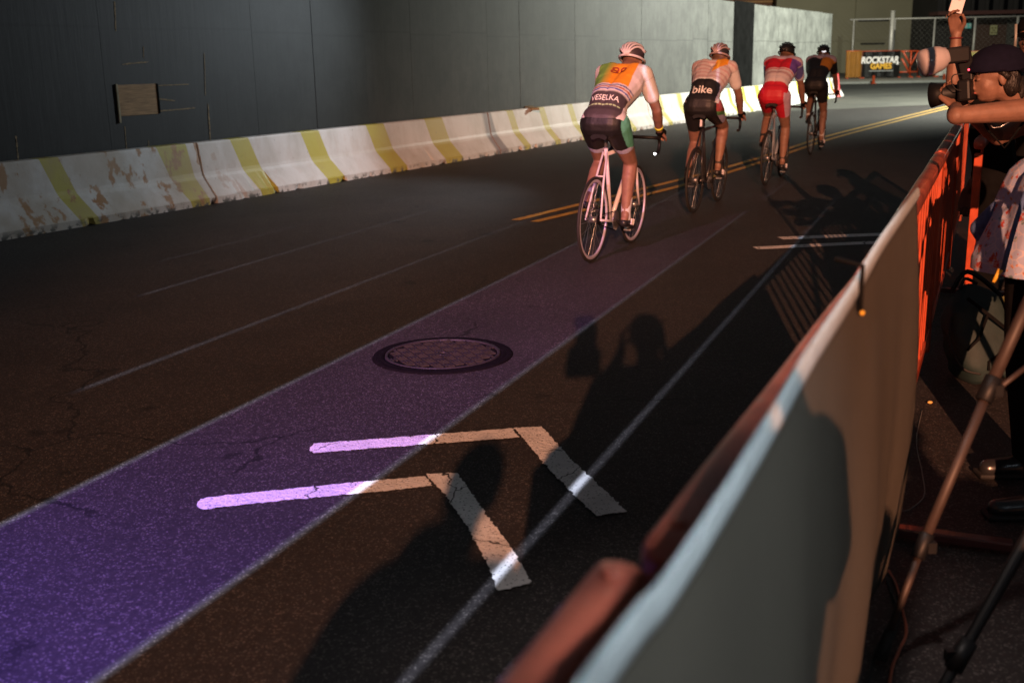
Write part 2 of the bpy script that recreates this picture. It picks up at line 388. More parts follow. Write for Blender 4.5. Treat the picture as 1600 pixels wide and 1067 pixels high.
# asphalt patch strip behind the edge
# double yellow centre line, drawn as curving stripes
def stripe(pxs, wdt, off):
    P = [at_z(*q) for q in pxs]; pts = []
    for i in range(len(P) - 1):
        p0 = P[max(i - 1, 0)]; p1 = P[i]; p2 = P[i + 1]; p3 = P[min(i + 2, len(P) - 1)]
        for k in range(10):
            t = k / 10; pts.append(.5 * ((2 * p1) + (-p0 + p2) * t + (2 * p0 - 5 * p1 + 4 * p2 - p3) * t * t + (-p0 + 3 * p1 - 3 * p2 + p3) * t ** 3))
    pts.append(P[-1]); Lf = []; Rt = []
    for i, p in enumerate(pts):
        d = (pts[min(i + 1, len(pts) - 1)] - pts[max(0, i - 1)]).normalized(); n = V((d.y, -d.x, 0))
        Lf.append(p + n * (off - wdt / 2)); Rt.append(p + n * (off + wdt / 2))
    bm = bmesh.new(); a = [bm.verts.new((p.x, p.y, .004)) for p in Lf]; b = [bm.verts.new((p.x, p.y, .004)) for p in Rt]
    for i in range(len(a) - 1): bm.faces.new((a[i], b[i], b[i + 1], a[i + 1]))
    return build(bm, 'centre_line', M['paint_yellow'])
cl = [(805, 344.5), (950, 309), (1100, 271.5), (1200, 243), (1290, 214), (1380, 191), (1465, 170), (1560, 148)]
tag(stripe(cl, .10, 0), 'yellow centre line of the road, the one nearer the concrete barriers', 'road marking', 'double yellow centre line')
cl2 = [(835, 347), (960, 317), (1105, 279.5), (1204, 249), (1295, 218.5), (1386, 194), (1470, 172.5), (1565, 150)]
tag(stripe(cl2, .10, 0), 'yellow centre line of the road, the one nearer the spectators', 'road marking', 'double yellow centre line')
# painted chevrons
def chev(name, arms, label):
    r = empty(name, (0, 0, 0), 0, label, 'road marking', 'white chevrons painted on the road')
    for a in arms:
        sheet('painted_arm', [at_z(*q) for q in a], .004 + .002 * arms.index(a), M['paint_white'], r, jag=.009)
chev('chevron_marking', [
    [(309, 786), (314, 780), (400, 770), (560, 754), (664, 745), (676, 760), (560, 772), (400, 787), (318, 797), (309, 793)],
    [(666, 742), (715, 741), (752, 795), (804, 865), (832, 914), (778, 925), (760, 880), (728, 822), (690, 768), (682, 762)]],
    'white bent chevron road marking nearest the camera, its left arm in violet light')
chev('chevron_marking', [
    [(484, 700), (490, 694), (600, 686), (700, 678), (800, 670), (812, 684), (700, 693), (600, 700), (490, 709), (485, 706)],
    [(803, 670), (846, 668), (893, 720), (945, 768), (980, 801), (932, 808), (898, 776), (858, 735), (822, 692)]],
    'white bent chevron road marking between the manhole cover and the nearest chevron')
for q, l in ((((1176, 386.5), (1350, 378), (1420, 376), (1428, 380.5), (1350, 382.5), (1184, 390.5)), 'thin white painted line by the barricade, the nearer of two'),
             (((1214, 371), (1355, 365.5), (1425, 363), (1430, 366.5), (1355, 370), (1224, 375)), 'thin white painted line by the barricade, the farther of two')):
    tag(sheet('road_line', [at_z(*p) for p in q], .004, M['paint_white'], jag=.004, step=.03), l, 'road marking', 'thin white lines far down the road')

# ------------------------------------------------------------------ manhole cover
mc = at_z(692, 555)
mh = empty('manhole_cover', mc, R(24), 'round cast iron manhole cover with a basket weave grid in the violet light', 'manhole cover')
def lathe(bm, prof, n=64, mi=0):
    rings = [[bm.verts.new((r * math.cos(2 * math.pi * k / n), r * math.sin(2 * math.pi * k / n), z)) for k in range(n)] for r, z in prof]
    for a, b in zip(rings, rings[1:]):
        for k in range(n):
            f = bm.faces.new((a[k], a[(k + 1) % n], b[(k + 1) % n], b[k])); f.smooth = True; f.material_index = mi
    return rings
bm = bmesh.new(); lathe(bm, [(.385, .0005), (.38, .007), (.355, .010), (.35, .008), (.345, .011), (.322, .012), (.318, .004)], 72)
build(bm, 'rim_ring', M['iron_dark'], mh)
bm = bmesh.new(); bmesh.ops.create_circle(bm, cap_ends=True, segments=48, radius=.300, matrix=Matrix.Translation((0, 0, .0065))); build(bm, 'groove_plate', M['iron_dark'], mh)
bm = bmesh.new(); rg = lathe(bm, [(.316, .003), (.314, .014), (.300, .014), (.298, .005)], 72)
cs = .058
for i in range(-6, 7):
    for j in range(-6, 7):
        for k in range(3):
            o = (k - 1) * cs / 3
            if (i + j) % 2: c = (i * cs + o, j * cs); s = (cs / 3 * .50, cs * .80)
            else: c = (i * cs, j * cs + o); s = (cs * .80, cs / 3 * .50)
            if math.hypot(abs(c[0]) + s[0] / 2, abs(c[1]) + s[1] / 2) > .296 or math.hypot(*c) < .035: continue
            box(bm, (c[0], c[1], .0095), (s[0], s[1], .009))
lid = build(bm, 'lid', M['iron'], mh)
bm = bmesh.new(); lathe(bm, [(.033, .005), (.033, .012), (.022, .012), (.022, .006)], 24); build(bm, 'lift_ring', M['iron'], mh)

# ------------------------------------------------------------------ concrete barriers
def barrier_mat():
    m = bpy.data.materials.new('chipped_white_barrier_paint'); m.use_nodes = True; nt = m.node_tree; g = G(nt); b = nt.nodes['Principled BSDF']
    tc = g.n('ShaderNodeTexCoord'); P = tc.outputs['Object']; oi = g.n('ShaderNodeObjectInfo')
    off = g.n('ShaderNodeVectorMath', operation='ADD'); g.l(P, off.inputs[0]); sc_ = g.n('ShaderNodeVectorMath', operation='SCALE'); sc_.inputs[0].default_value = (13, 7, 3); g.l(oi.outputs['Random'], sc_.inputs[3]); g.l(sc_.outputs[0], off.inputs[1]); Q = off.outputs[0]
    def nz(s, d=6, mp=None):
        n = g.n('ShaderNodeTexNoise'); n.inputs['Scale'].default_value = s; n.inputs['Detail'].default_value = d; n.inputs['Roughness'].default_value = .6
        if mp:
            q = g.n('ShaderNodeMapping'); q.inputs['Scale'].default_value = mp; g.l(Q, q.inputs[0]); g.l(q.outputs[0], n.inputs[0])
        else: g.l(Q, n.inputs[0])
        return n.outputs[0]
    def mixc(f, a, c2):
        x = g.n('ShaderNodeMix', data_type='RGBA'); g.l(f, x.inputs[0])
        if isinstance(a, tuple): x.inputs[6].default_value = a
        else: g.l(a, x.inputs[6])
        x.inputs[7].default_value = c2; return x.outputs[2]
    base = mixc(g.smooth(nz(2.5, 6, (1, 1, .5)), .35, .7), (.80, .78, .77, 1), (.62, .59, .55, 1))
    at = g.n('ShaderNodeVertexColor'); at.layer_name = 'Col'; sp = g.n('ShaderNodeSeparateColor'); g.l(at.outputs[0], sp.inputs[0])
    # R: yellow stripe, G: stain amount, B: pinkish joint
    c = mixc(sp.outputs[0], base, (.52, .45, .004, 1))
    c = mixc(g.m('MULTIPLY', g.smooth(nz(5.5, 8, (1, 1, .6)), .535, .60), sp.outputs[1]), c, (.42, .18, .055, 1))
    c = mixc(g.m('MULTIPLY', g.m('MULTIPLY', g.smooth(nz(1.7, 5), .3, .6), sp.outputs[1]), .5), c, (.42, .30, .18, 1))
    c = mixc(sp.outputs[2], c, (.17, .11, .115, 1))
    c = mixc(g.smooth(nz(30, 4), .70, .74), c, (.08, .075, .07, 1))
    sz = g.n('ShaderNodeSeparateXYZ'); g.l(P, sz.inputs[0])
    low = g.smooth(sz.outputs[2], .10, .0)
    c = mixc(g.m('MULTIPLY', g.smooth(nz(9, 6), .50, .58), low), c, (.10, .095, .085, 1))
    g.l(c, b.inputs['Base Color']); b.inputs['Roughness'].default_value = .5; b.inputs['Coat Weight'].default_value = .12; b.inputs['Coat Roughness'].default_value = .22
    bp = g.n('ShaderNodeBump'); bp.inputs['Strength'].default_value = .25; bp.inputs['Distance'].default_value = .01; g.l(nz(14), bp.inputs['Height']); g.l(bp.outputs[0], b.inputs['Normal'])
    return m
MB = barrier_mat()
HB = .70
PROF = [(0, 0), (0, .075), (.012, .088), (.155, .285), (.175, .32), (.185, .36), (.235, HB - .02), (.245, HB), (.40, HB), (.41, HB - .02), (.46, .36), (.50, .30), (.64, .088), (.65, 0)]
nodes = [V((-8.2, 4.0, 0)), at_z(341, 318), at_z(783, 241), V((3.42, 25.75, 0)), V((5.95, 30.2, 0)), V((7.75, 33.5, 0)), V((9.45, 36.6, 0)), V((11.1, 39.6, 0)), V((12.75, 42.6, 0))]
stripe_px = [((127, 155), 352), ((294, 319), 322), ((399, 421), 303), ((504, 525), 285), ((597, 614), 268), ((684, 700), 253), ((762, 777), 243)]
YS = []
for (a, b), y in stripe_px: YS.append((at_z(a, y + 2.4), at_z(b, y - 2.4)))
blabels = ['white concrete barrier with orange stains and yellow stripes at the left edge',
           'long clean white concrete barrier with yellow stripes, second from the left edge',
           'white concrete barrier with yellow stripes and glossy glints left of the nearest cyclist',
           'white concrete barrier seen behind the second cyclist',
           'short bright white concrete barrier just left of the red jersey cyclist',
           'short bright white concrete barrier behind the red jersey cyclist legs',
           'short bright white concrete barrier behind the cyclist in black',
           'short bright white concrete barrier at the far end beside the red cone']
for i in range(8):
    A, B = nodes[i], nodes[i + 1]; d = (B - A); L = d.length - .035; d.normalize(); nrm = V((-d.y, d.x, 0))
    if nrm.x > 0: nrm = -nrm
    bm = bmesh.new(); cl_ = bm.verts.layers.float_color.new('Col')
    bounds = []
    if i < 3:
        for a, b in YS:
            s0 = (a - A).dot(d); s1 = (b - A).dot(d)
            if s0 > -.1 and s1 < L: bounds.append((s0, max(s1, s0 + .2)))
        if i == 0: bounds += [(1.0, 1.25), (2.9, 3.15)]
        if i == 2: bounds = [(x, x + .24) for x in (.9, 2.15, 3.4, 4.7, 6.0)]
    else:
        q = .8
        while q < L - .3: bounds.append((q, q + .26)); q += 1.3
    xs = {0., L}
    for a, b in bounds:
        xs |= {max(a - .005, 0), a, b, min(b + .005, L)}
    q = 0
    while q < L: xs.add(q); q += .06
    xs = sorted(xs); rings = []
    for s in xs:
        yl = any(a <= s <= b for a, b in bounds); ring = []
        for k, (o, z) in enumerate(PROF):
            j = 0; zz = z
            if k in (0, 1, 2):
                nv = noise.noise(V((s * 5 + i * 9, k * .3, 0))) + .5 * noise.noise(V((s * 17, i, 0)))
                if nv > .28: j = (nv - .28) * .10; zz = z + (nv - .28) * (.07 if k == 0 else .01)
            if k == 0: zz = zz + .001
            p = V((s, 0, 0)); e = 0
            if s < .03 or s > L - .03: e = .004
            sh_ = .24 * max(0, min(1, min(s, L - s) / .35)) if xs[0] < s < xs[-1] else 0
            v = bm.verts.new((s - sh_ * z / HB, -(o + j) , zz))
            st = 1.0 if i == 0 else (.35 if (i == 1 and s < .5) else .08)
            pk = 1.0 if (i == 2 and s < .30) or (i == 1 and s > L - .10) else 0
            v[cl_] = (.92 if yl else 0, st, pk * .8, 1); ring.append(v)
        rings.append(ring)
    for a, b in zip(rings, rings[1:]):
        for k in range(len(PROF) - 1):
            f = bm.faces.new((a[k], a[k + 1], b[k + 1], b[k]))
    bm.faces.new(rings[0]); bm.faces.new(rings[-1][::-1])
    # local +y must point away from the wall: mirror so that -y is towards the hoarding
    o = build(bm, 'concrete_barrier', MB)
    o.location = A; ang = math.atan2(d.y, d.x)
    o.rotation_euler = (0, 0, ang)
    for v in o.data.vertices: v.co.y = -v.co.y
    o.data.flip_normals()
    tag(o, blabels[i], 'concrete barrier', 'concrete barriers along the hoarding')
# second, shorter return of the barrier at the far end
# ------------------------------------------------------------------ hoarding wall
def hoard_mat():
    m = bpy.data.materials.new('painted_plywood_hoarding'); m.use_nodes = True; nt = m.node_tree; g = G(nt); b = nt.nodes['Principled BSDF']
    tc = g.n('ShaderNodeTexCoord'); P = tc.outputs['Object']; s = g.n('ShaderNodeSeparateXYZ'); g.l(P, s.inputs[0])
    cell = g.m('FLOOR', g.m('DIVIDE', s.outputs[0], 1.22)); wn = g.n('ShaderNodeTexWhiteNoise', noise_dimensions='1D'); g.l(cell, wn.inputs['W'])
    mp = g.n('ShaderNodeMapping'); mp.inputs['Scale'].default_value = (4.0, 1, .35); g.l(P, mp.inputs[0])
    n = g.n('ShaderNodeTexNoise'); n.inputs['Scale'].default_value = 3; n.inputs['Detail'].default_value = 9; n.inputs['Roughness'].default_value = .65; g.l(mp.outputs[0], n.inputs[0])
    mp2 = g.n('ShaderNodeMapping'); mp2.inputs['Scale'].default_value = (9, 1, .5); g.l(P, mp2.inputs[0])
    n2 = g.n('ShaderNodeTexNoise'); n2.inputs['Scale'].default_value = 4; n2.inputs['Detail'].default_value = 6; g.l(mp2.outputs[0], n2.inputs[0])
    n5 = g.n('ShaderNodeTexNoise'); n5.inputs['Scale'].default_value = .5; n5.inputs['Detail'].default_value = 4; g.l(P, n5.inputs[0])
    k = g.m('MULTIPLY', g.m('ADD', .80, g.m('MULTIPLY', wn.outputs[0], .35)), g.m('ADD', .60, g.m('MULTIPLY', n.outputs[0], .8)))
    k = g.m('MULTIPLY', k, g.m('ADD', .7, g.m('MULTIPLY', n5.outputs[0], .6)))
    k = g.m('MULTIPLY', k, g.m('SUBTRACT', 1., g.m('MULTIPLY', g.smooth(n2.outputs[0], .55, .72), .5)))
    n6 = g.n('ShaderNodeTexNoise'); n6.inputs['Scale'].default_value = 1.6; n6.inputs['Detail'].default_value = 10; n6.inputs['Roughness'].default_value = .7; g.l(P, n6.inputs[0])
    k = g.m('MULTIPLY', k, g.m('ADD', .62, g.m('MULTIPLY', g.smooth(n6.outputs[0], .36, .62), .5)))
    hz = g.m('ABSOLUTE', g.m('SUBTRACT', s.outputs[2], g.m('ADD', 1.93, g.m('MULTIPLY', wn.outputs[0], .10)))); k = g.m('MULTIPLY', k, g.m('SUBTRACT', 1., g.m('MULTIPLY', g.smooth(hz, .022, .006), .45)))
    n7 = g.n('ShaderNodeTexNoise'); n7.inputs['Scale'].default_value = 45; n7.inputs['Detail'].default_value = 3; g.l(P, n7.inputs[0]); k = g.m('MULTIPLY', k, g.m('ADD', .75, g.m('MULTIPLY', n7.outputs[0], .5)))
    # base colour grows gradually paler towards the far end
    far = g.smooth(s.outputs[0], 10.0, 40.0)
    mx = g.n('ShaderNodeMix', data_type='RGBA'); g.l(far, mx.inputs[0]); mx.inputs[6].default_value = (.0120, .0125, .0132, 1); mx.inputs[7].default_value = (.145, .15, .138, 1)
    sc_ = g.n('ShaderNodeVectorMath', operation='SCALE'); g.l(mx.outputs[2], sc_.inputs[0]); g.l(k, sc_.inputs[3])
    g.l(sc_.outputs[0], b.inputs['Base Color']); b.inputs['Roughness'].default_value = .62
    bp = g.n('ShaderNodeBump'); bp.inputs['Strength'].default_value = .3; bp.inputs['Distance'].default_value = .01; g.l(n.outputs[0], bp.inputs['Height']); g.l(bp.outputs[0], b.inputs['Normal'])
    return m
hA = V((-9.5, 2.55, 0)); hB_ = V((12.55, 43.9, 0))
hd = (hB_ - hA); HL = hd.length; hd.normalize()
hn = V((hd.y, -hd.x, 0))          # towards the road
def on_hoard(s, z, out=0.): return hA + hd * s + V((0, 0, z)) + hn * out
def hoard_s(px, py):
    d = ray(px, py); o = V((0, 0, CAMZ)); t = (hA - o).dot(hn) / d.dot(hn); p = o + d * t; return (p - hA).dot(hd), p.z
hw = empty('site_hoarding', hA, math.atan2(hd.y, hd.x), 'tall grey painted plywood hoarding behind the concrete barriers', 'hoarding')
bm = bmesh.new(); s = 0; i = 0
HH = 3.05
while s < HL - .01:
    e = min(s + 1.22, HL); dy = random.uniform(-.004, .004); top = HH + random.uniform(-.012, .012)
    box(bm, ((s + e) / 2, .02 + dy, top / 2 + .0), (e - s - .003, .02, top)); s = e
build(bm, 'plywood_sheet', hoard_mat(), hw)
bm = bmesh.new()
box(bm, (HL / 2, .09, HH / 2), (HL, .09, HH - .1)); build(bm, 'stud_frame', M['timber'], hw)
# bare wood patch: a square cut-out showing a board
s0, z0 = hoard_s(188, 182); s1, z1 = hoard_s(244, 131)
bm = bmesh.new(); box(bm, ((s0 + s1) / 2, .0045, (z0 + z1) / 2), (s1 - s0, .005, z1 - z0)); build(bm, 'wood_patch', M['wood'], hw)
bm = bmesh.new(); box(bm, (s0 - .012, -.003, (z0 + z1) / 2 - .03), (.022, .018, z1 - z0 + .08)); build(bm, 'raw_edge', M['timber'], hw)
bm = bmesh.new(); box(bm, (s1 + .010, -.001, (z0 + z1) / 2), (.02, .014, z1 - z0)); build(bm, 'painted_shade_strip', M['blackcloth'], hw)  # black strip puts shade along the patch's right edge into colour
def scr(a, b, wpx):
    sa, za = hoard_s(*a); sb, zb = hoard_s(*b); n = max(4, int(math.hypot(sb - sa, zb - za) / .02))
    bm = bmesh.new()
    for i in range(n):
        t = i / n
        wd = .006 + .012 * random.random() * wpx
        box(bm, (sa + (sb - sa) * t + random.uniform(-.002, .002), .0075 - .0001 * (i % 3), za + (zb - za) * t + random.uniform(-.002, .002) * wpx), (.026, .0015, wd) if abs(sb - sa) > abs(zb - za) else (wd, .0015, .028))
    build(bm, 'paint_scrape', M['scrape'], hw)
for a, b, k in (((193, 101), (233, 97), 1.2), ((225, 75), (225, 92), .5), ((250, 134), (297, 132), .6), ((250, 174), (306, 169), 1.0), ((326, 165), (330, 225), 1.4), ((320, 85), (322, 150), .4), ((180, 5), (182, 50), 1.1), ((196, 200), (199, 240), .5), ((26, 215), (30, 255), 1.2), ((233, 222), (234, 240), .4), ((250, 155), (275, 158), 1.)):
    scr(a, b, k)
# timber end sticking out above the barriers
p0 = on_hoard(*hoard_s(822, 170), .0); 
bm = bmesh.new(); q = at_z(849, 229.5); bd_ = (nodes[3] - nodes[2]).normalized(); bn_ = V((-bd_.y, bd_.x, 0))
pb = q + bn_ * .10 - bd_ * .10 + V((0, 0, HB - .012)); pa = q + bn_ * .75 + bd_ * .55 + V((0, 0, HB + .035)); d = pa - pb; x, y = frame(d); rot = Matrix((x, y, d.normalized())).transposed()
box(bm, (pa + pb) / 2, (.15, .04, d.length), rot=rot)
tag(build(bm, 'plank', M['timber'], bevel=.004), 'short weathered plank end poking out over the top of a barrier', 'plank')

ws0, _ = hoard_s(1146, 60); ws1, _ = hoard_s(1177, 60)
bm = bmesh.new(); box(bm, ((ws0 + ws1) / 2, -.002, HH / 2 + .02), (ws1 - ws0, .014, HH + .04)); build(bm, 'dark_sheet', mat('dark_matte_sheet', (.010, .010, .010), 1., var=.3, vs=3, spec=0.), hw)  # matte black sheet set over one stretch of the hoarding
# ------------------------------------------------------------------ traffic cone
cp = at_z(1307, 153)
cn = empty('traffic_cone', cp, .4, 'plain red traffic cone beside the far end of the barriers', 'traffic cone')
bm = bmesh.new(); lathe(bm, [(.155, .03), (.145, .05), (.03, .86), (.018, .875), (.0, .876)], 28); build(bm, 'cone_body', M['cone_red'], cn)
bm = bmesh.new(); box(bm, (0, 0, .016), (.40, .40, .03)); build(bm, 'base', M['rubber'], cn, bevel=.008)

# ------------------------------------------------------------------ background: buildings, fence, banners
beige = mat('beige_render', (.30, .28, .19), .85, var=.10, vs=.3, bump=.1, bs=3)
brown = mat('brown_cladding', (.16, .065, .03), .7, var=.15, vs=.4)
darkb = mat('dark_cladding', (.022, .020, .020), .8, var=.2, vs=.5)
doorb = mat('brown_door_paint', (.085, .045, .032), .6, var=.1, vs=.6)
def wallbox(px0, px1, pyt, Y, depth, name, m, parent, pyb=None):
    a = at_y(px0, 80, Y); b = at_y(px1, 80, Y); top = at_y((px0 + px1) / 2, pyt, Y).z; bot = 0 if pyb is None else at_y((px0 + px1) / 2, pyb, Y).z
    bm = bmesh.new(); box(bm, ((a.x + b.x) / 2, Y + depth / 2, (top + bot) / 2), (b.x - a.x, depth, top - bot)); return build(bm, name, m, parent)
b1 = empty('building', (22, 96, 0), 0, 'large pale beige rendered building behind the far fence', 'building'); b1i = b1.matrix_world
def kid(o, p):
    o.parent = p; o.matrix_parent_inverse = Matrix.Translation(p.location).inverted() if p.rotation_euler.z == 0 else p.matrix_basis.inverted(); return o
W1 = kid(wallbox(1216, 1467, -260, 96, 14, 'wall', beige, None), b1)
kid(wallbox(1211, 1219, -260, 95.7, .3, 'pilaster', beige, None), b1); kid(wallbox(1334, 1338, -260, 95.8, .2, 'pilaster', beige, None), b1)
bm = bmesh.new()
for px in (1437, 1453):
    a = at_y(px, 80, 95.6); tube(bm, [(a.x, 95.6, 0), (a.x, 95.6, 14)], .09)
for py in (15, 50):
    a = at_y(1434, py, 95.5); box(bm, (a.x + .7, 95.5, a.z), (1.6, .12, .25))
kid(build(bm, 'drain_pipe', beige), b1)
for py, p0_, p1_ in ((33, 1340, 1388), (69, 1345, 1382)):
    a = at_y(p0_, py, 95.9); b = at_y(p1_, py, 95.9); bm = bmesh.new(); box(bm, ((a.x + b.x) / 2, 95.9, a.z), (b.x - a.x, .16, .12)); kid(build(bm, 'ledge', darkb), b1)
b2 = empty('building', (12, 98, 0), 0, 'brown clad building showing just above the hoarding top', 'building')
kid(wallbox(900, 1210.5, -260, 98, 12, 'wall', brown, None), b2); kid(wallbox(900, 1210.5, 4.5, 97.8, .2, 'cornice', mat('orange_fascia', (.42, .20, .06), .6), None, 7.5), b2)
b3 = empty('building', (40, 90, 0), 0, 'low dark building with brown doors at the right behind the fence', 'building')
kid(wallbox(1460, 1800, -260, 90.4, 12, 'wall', darkb, None), b3)
kid(wallbox(1519, 1570, 30, 90.2, .2, 'door', doorb, None, 90), b3)
kid(wallbox(1571, 1590, 30, 90.1, .3, 'wall_panel', mat('grey_panel', (.07, .07, .06), .8), None, 90), b3)
kid(wallbox(1478, 1500, 34, 90.25, .15, 'door', darkb, None, 90), b3)
kid(wallbox(1462, 1800, 15, 88.5, 2.0, 'canopy', mat('rust_canopy', (.09, .035, .03), .8), None, 21), b3)
kid(wallbox(1462, 1800, 24, 88.6, 1.8, 'canopy', darkb, None, 28), b3)
for k in range(7):
    a = at_y(1475 + k * 22, 10, 88.7); bm = bmesh.new(); box(bm, (a.x, 88.7, a.z), (.18, .2, 2.0)); kid(build(bm, 'beam', darkb), b3)
def sign(name, px, py, w_, h_, Y, m, label):
    a = at_y(px, py, Y); r = empty(name, a, 0, label, 'sign')
    bm = bmesh.new(); box(bm, (0, 0, 0), (w_, .04, h_)); build(bm, 'sign_board', m, r)
    return r
ys = mat('yellow_notice', (.50, .50, .26), .6); tl = mat('teal_sign', (.10, .42, .36), .5, emit=((.2, .9, .75), .12))
sg = sign('notice_sign', 1552.5, 47.5, .55, .72, 89.9, ys, 'small pale yellow notice on the brown door in the background')
dk = mat('olive_print', (.16, .15, .05), .7)
bm = bmesh.new()
for p, s in (((-.12, -.024, .16), (.16, .01, .14)), ((.13, -.024, .16), (.16, .01, .14)), ((0, -.024, -.02), (.22, .01, .10)), ((-.12, -.024, -.2), (.16, .01, .12)), ((.13, -.024, -.2), (.16, .01, .12))): box(bm, p, s)
build(bm, 'printed_symbol', dk, sg)
sg = sign('exit_sign', 1512.5, 41, .50, .38, 89.7, tl, 'small teal and white lit sign on the dark wall in the background')
bm = bmesh.new(); box(bm, (-.15, -.024, .0), (.14, .01, .28)); build(bm, 'pictogram', M['letter_white'], sg)
bm = bmesh.new(); box(bm, (.17, -.024, .04), (.10, .01, .2)); build(bm, 'pictogram', M['letter_white'], sg)

# chain link fence
FY = 77.0
fe = empty('chain_link_fence', (24, FY, 0), 0, 'tall chain link fence with grey posts across the background', 'fence')
ft = at_y(1400, 30, FY).z
for px, r_ in ((1333, .05), (1397, .06), (1459, .06), (1522, .08), (1588, .08), (1655, .07)):
    a = at_y(px, 60, FY); bm = bmesh.new(); tube(bm, [(a.x, FY, 0), (a.x, FY, ft)], r_); kid(build(bm, 'fence_post', M['galv'], None), fe)
bm = bmesh.new(); a = at_y(1328, 30, FY); b = at_y(1700, 28, FY)
tube(bm, [(a.x, FY, ft), (b.x, FY, ft)], .05); kid(build(bm, 'top_rail', M['galv']), fe)
bm = bmesh.new(); x = a.x
while x < b.x:
    for sgn in (1, -1):
        p = V((x, FY - .03, .1)); q = V((x + sgn * ft, FY - .03, ft)); 
        tube(bm, [p, q], .004, 3, False)
    x += .35
kid(build(bm, 'wire_mesh', M['galv']), fe)
a = at_y(1391.5, 80, 74.5); t_ = at_y(1392.5, 19, 74.5).z
bm = bmesh.new(); tube(bm, [(a.x, 74.5, 0), (a.x, 74.5, t_)], [.16, .13], 12); tube(bm, [(a.x, 74.5, t_), (a.x, 74.5, t_ + .06)], .17, 12)
tag(build(bm, 'steel_pole', M['galv']), 'tall thick pale steel pole in front of the chain link fence', 'pole')

# banner covered barriers in the background
BY = 73.0
def bgpanel(name, px0, px1, m, label, pyt=80.5, pyb=121.5, yy=BY):
    a = at_y(px0, 100, yy); b = at_y(px1, 100, yy); t = at_y((px0 + px1) / 2, pyt, yy).z
    r = empty(name, ((a.x + b.x) / 2, yy, 0), 0, label, 'banner')
    bm = bmesh.new(); n = 12; w_ = b.x - a.x; gr = []
    for i in range(n + 1):
        gr.append([bm.verts.new((-w_ / 2 + w_ * i / n, .03 * math.sin(i * 1.7) - .02, .08 + (t - .08) * j / 4)) for j in range(5)])
    for i in range(n):
        for j in range(4): bm.faces.new((gr[i][j], gr[i + 1][j], gr[i + 1][j + 1], gr[i][j + 1]))
    r_ = bmesh.ops.solidify(bm, geom=bm.faces[:], thickness=.012)
    build(bm, 'banner_cloth', m, r); 
    bm = bmesh.new()
    for x in (-w_ / 2 + .05, w_ / 2 - .05):
        tube(bm, [(x, .10, 0), (x, .10, t)], .035); tube(bm, [(x, -.35, .03), (x, .45, .03)], .035)
    tube(bm, [(-w_ / 2, .10, t), (w_ / 2, .10, t)], .035); build(bm, 'stand_frame', M['orange'], r)
    return r, w_, t
bl = mat('black_banner_vinyl', (.012, .012, .012), .45, var=.1, vs=3)
orv = mat('orange_banner_vinyl', (.42, .19, .03), .6, var=.1, vs=2)
bgpanel('banner_barrier', 1322, 1346, orv, 'plain orange banner panel just right of the end of the hoarding')
r, w_, t = bgpanel('banner_barrier', 1347.2, 1406, bl, 'black banner panel with white and yellow lettering in the background')
def flat_text(txt, size, x, z, m, parent, y=-.09, sx=1., off=.02, shear=0.):
    me = text_mesh(txt, size, .01, off, shear=shear); o = link('lettering', me, m, parent); o.location = (x, y, z); o.rotation_euler = (R(90), 0, 0); o.scale = (sx, 1, 1); return o
flat_text('ROCKSTAR', .56, -.12, 1.12, M['letter_white'], r, sx=.84, off=.035, shear=.12)
flat_text('GAMES', .50, -.02, .74, M['letter_yellow'], r, sx=.88, off=.035)
bm = bmesh.new(); v5 = []
for k in range(10):
    rr = .14 if k % 2 == 0 else .065; v5.append(bm.verts.new((1.03 + rr * math.sin(k * math.pi / 5), -.09, .92 + rr * math.cos(k * math.pi / 5))))
bm.faces.new(v5); build(bm, 'star_emblem', M['letter_white'], r)
bm = bmesh.new(); box(bm, (.0, -.09, .46), (1.55, .01, .05)); build(bm, 'printed_rule', mat('grey_print', (.3, .32, .33), .6), r)
# bare orange folding barricade
a = at_y(1406.5, 100, BY); b = at_y(1434, 100, BY); w_ = b.x - a.x; t = at_y(1420, 80.5, BY).z
r = empty('folding_barricade', ((a.x + b.x) / 2, BY, 0), 0, 'bare orange folding barricade with crossed braces between two black banners', 'barricade')
for nm, pts in (('top_rail', [(-w_ / 2, 0, t), (w_ / 2, 0, t)]), ('bottom_rail', [(-w_ / 2, 0, .35), (w_ / 2, 0, .35)]), ('centre_post', [(.1, 0, 0), (.1, 0, t)]),
                ('diagonal_brace', [(-.45, -.05, t), (.1, -.05, .75)]), ('diagonal_brace', [(-.5, -.05, 1.2), (.1, -.05, .2)]), ('diagonal_brace', [(.55, -.05, t), (.1, -.05, .75)]), ('foot', [(.1, -.5, .03), (.1, .5, .03)])):
    bm = bmesh.new(); tube(bm, pts, .045 if 'brace' not in nm else .06); build(bm, nm, M['orange'], r)
bgpanel('banner_barrier', 1434.6, 1462, bl, 'plain black banner panel behind the white flash diffuser')
wv = mat('white_banner_vinyl', (.80, .80, .74), .6, var=.03); yv = mat('yellow_banner_vinyl', (.80, .74, .30), .6, var=.03)
bgpanel('banner_barrier', 1463, 1508, wv, 'bright white banner panel behind the raised arm')
bgpanel('banner_barrier', 1509, 1600, yv, 'bright pale yellow banner panel behind the navy cap')
for px, py in ((1364.5, 127), (1474.5, 124.5)):
    a = at_z(px, py + 4.5); r = empty('marker_post', a, 0, 'small orange marker post on the far kerb, %s' % ('below the lettered black banner' if px < 1400 else 'left of the camera held by the photographer'), 'post', 'small orange posts at the far kerb')
    bm = bmesh.new(); lathe(bm, [(.16, 0), (.15, .03), (.08, .05), (.07, .42), (.0, .44)], 16); build(bm, 'post_body', M['orange'], r)

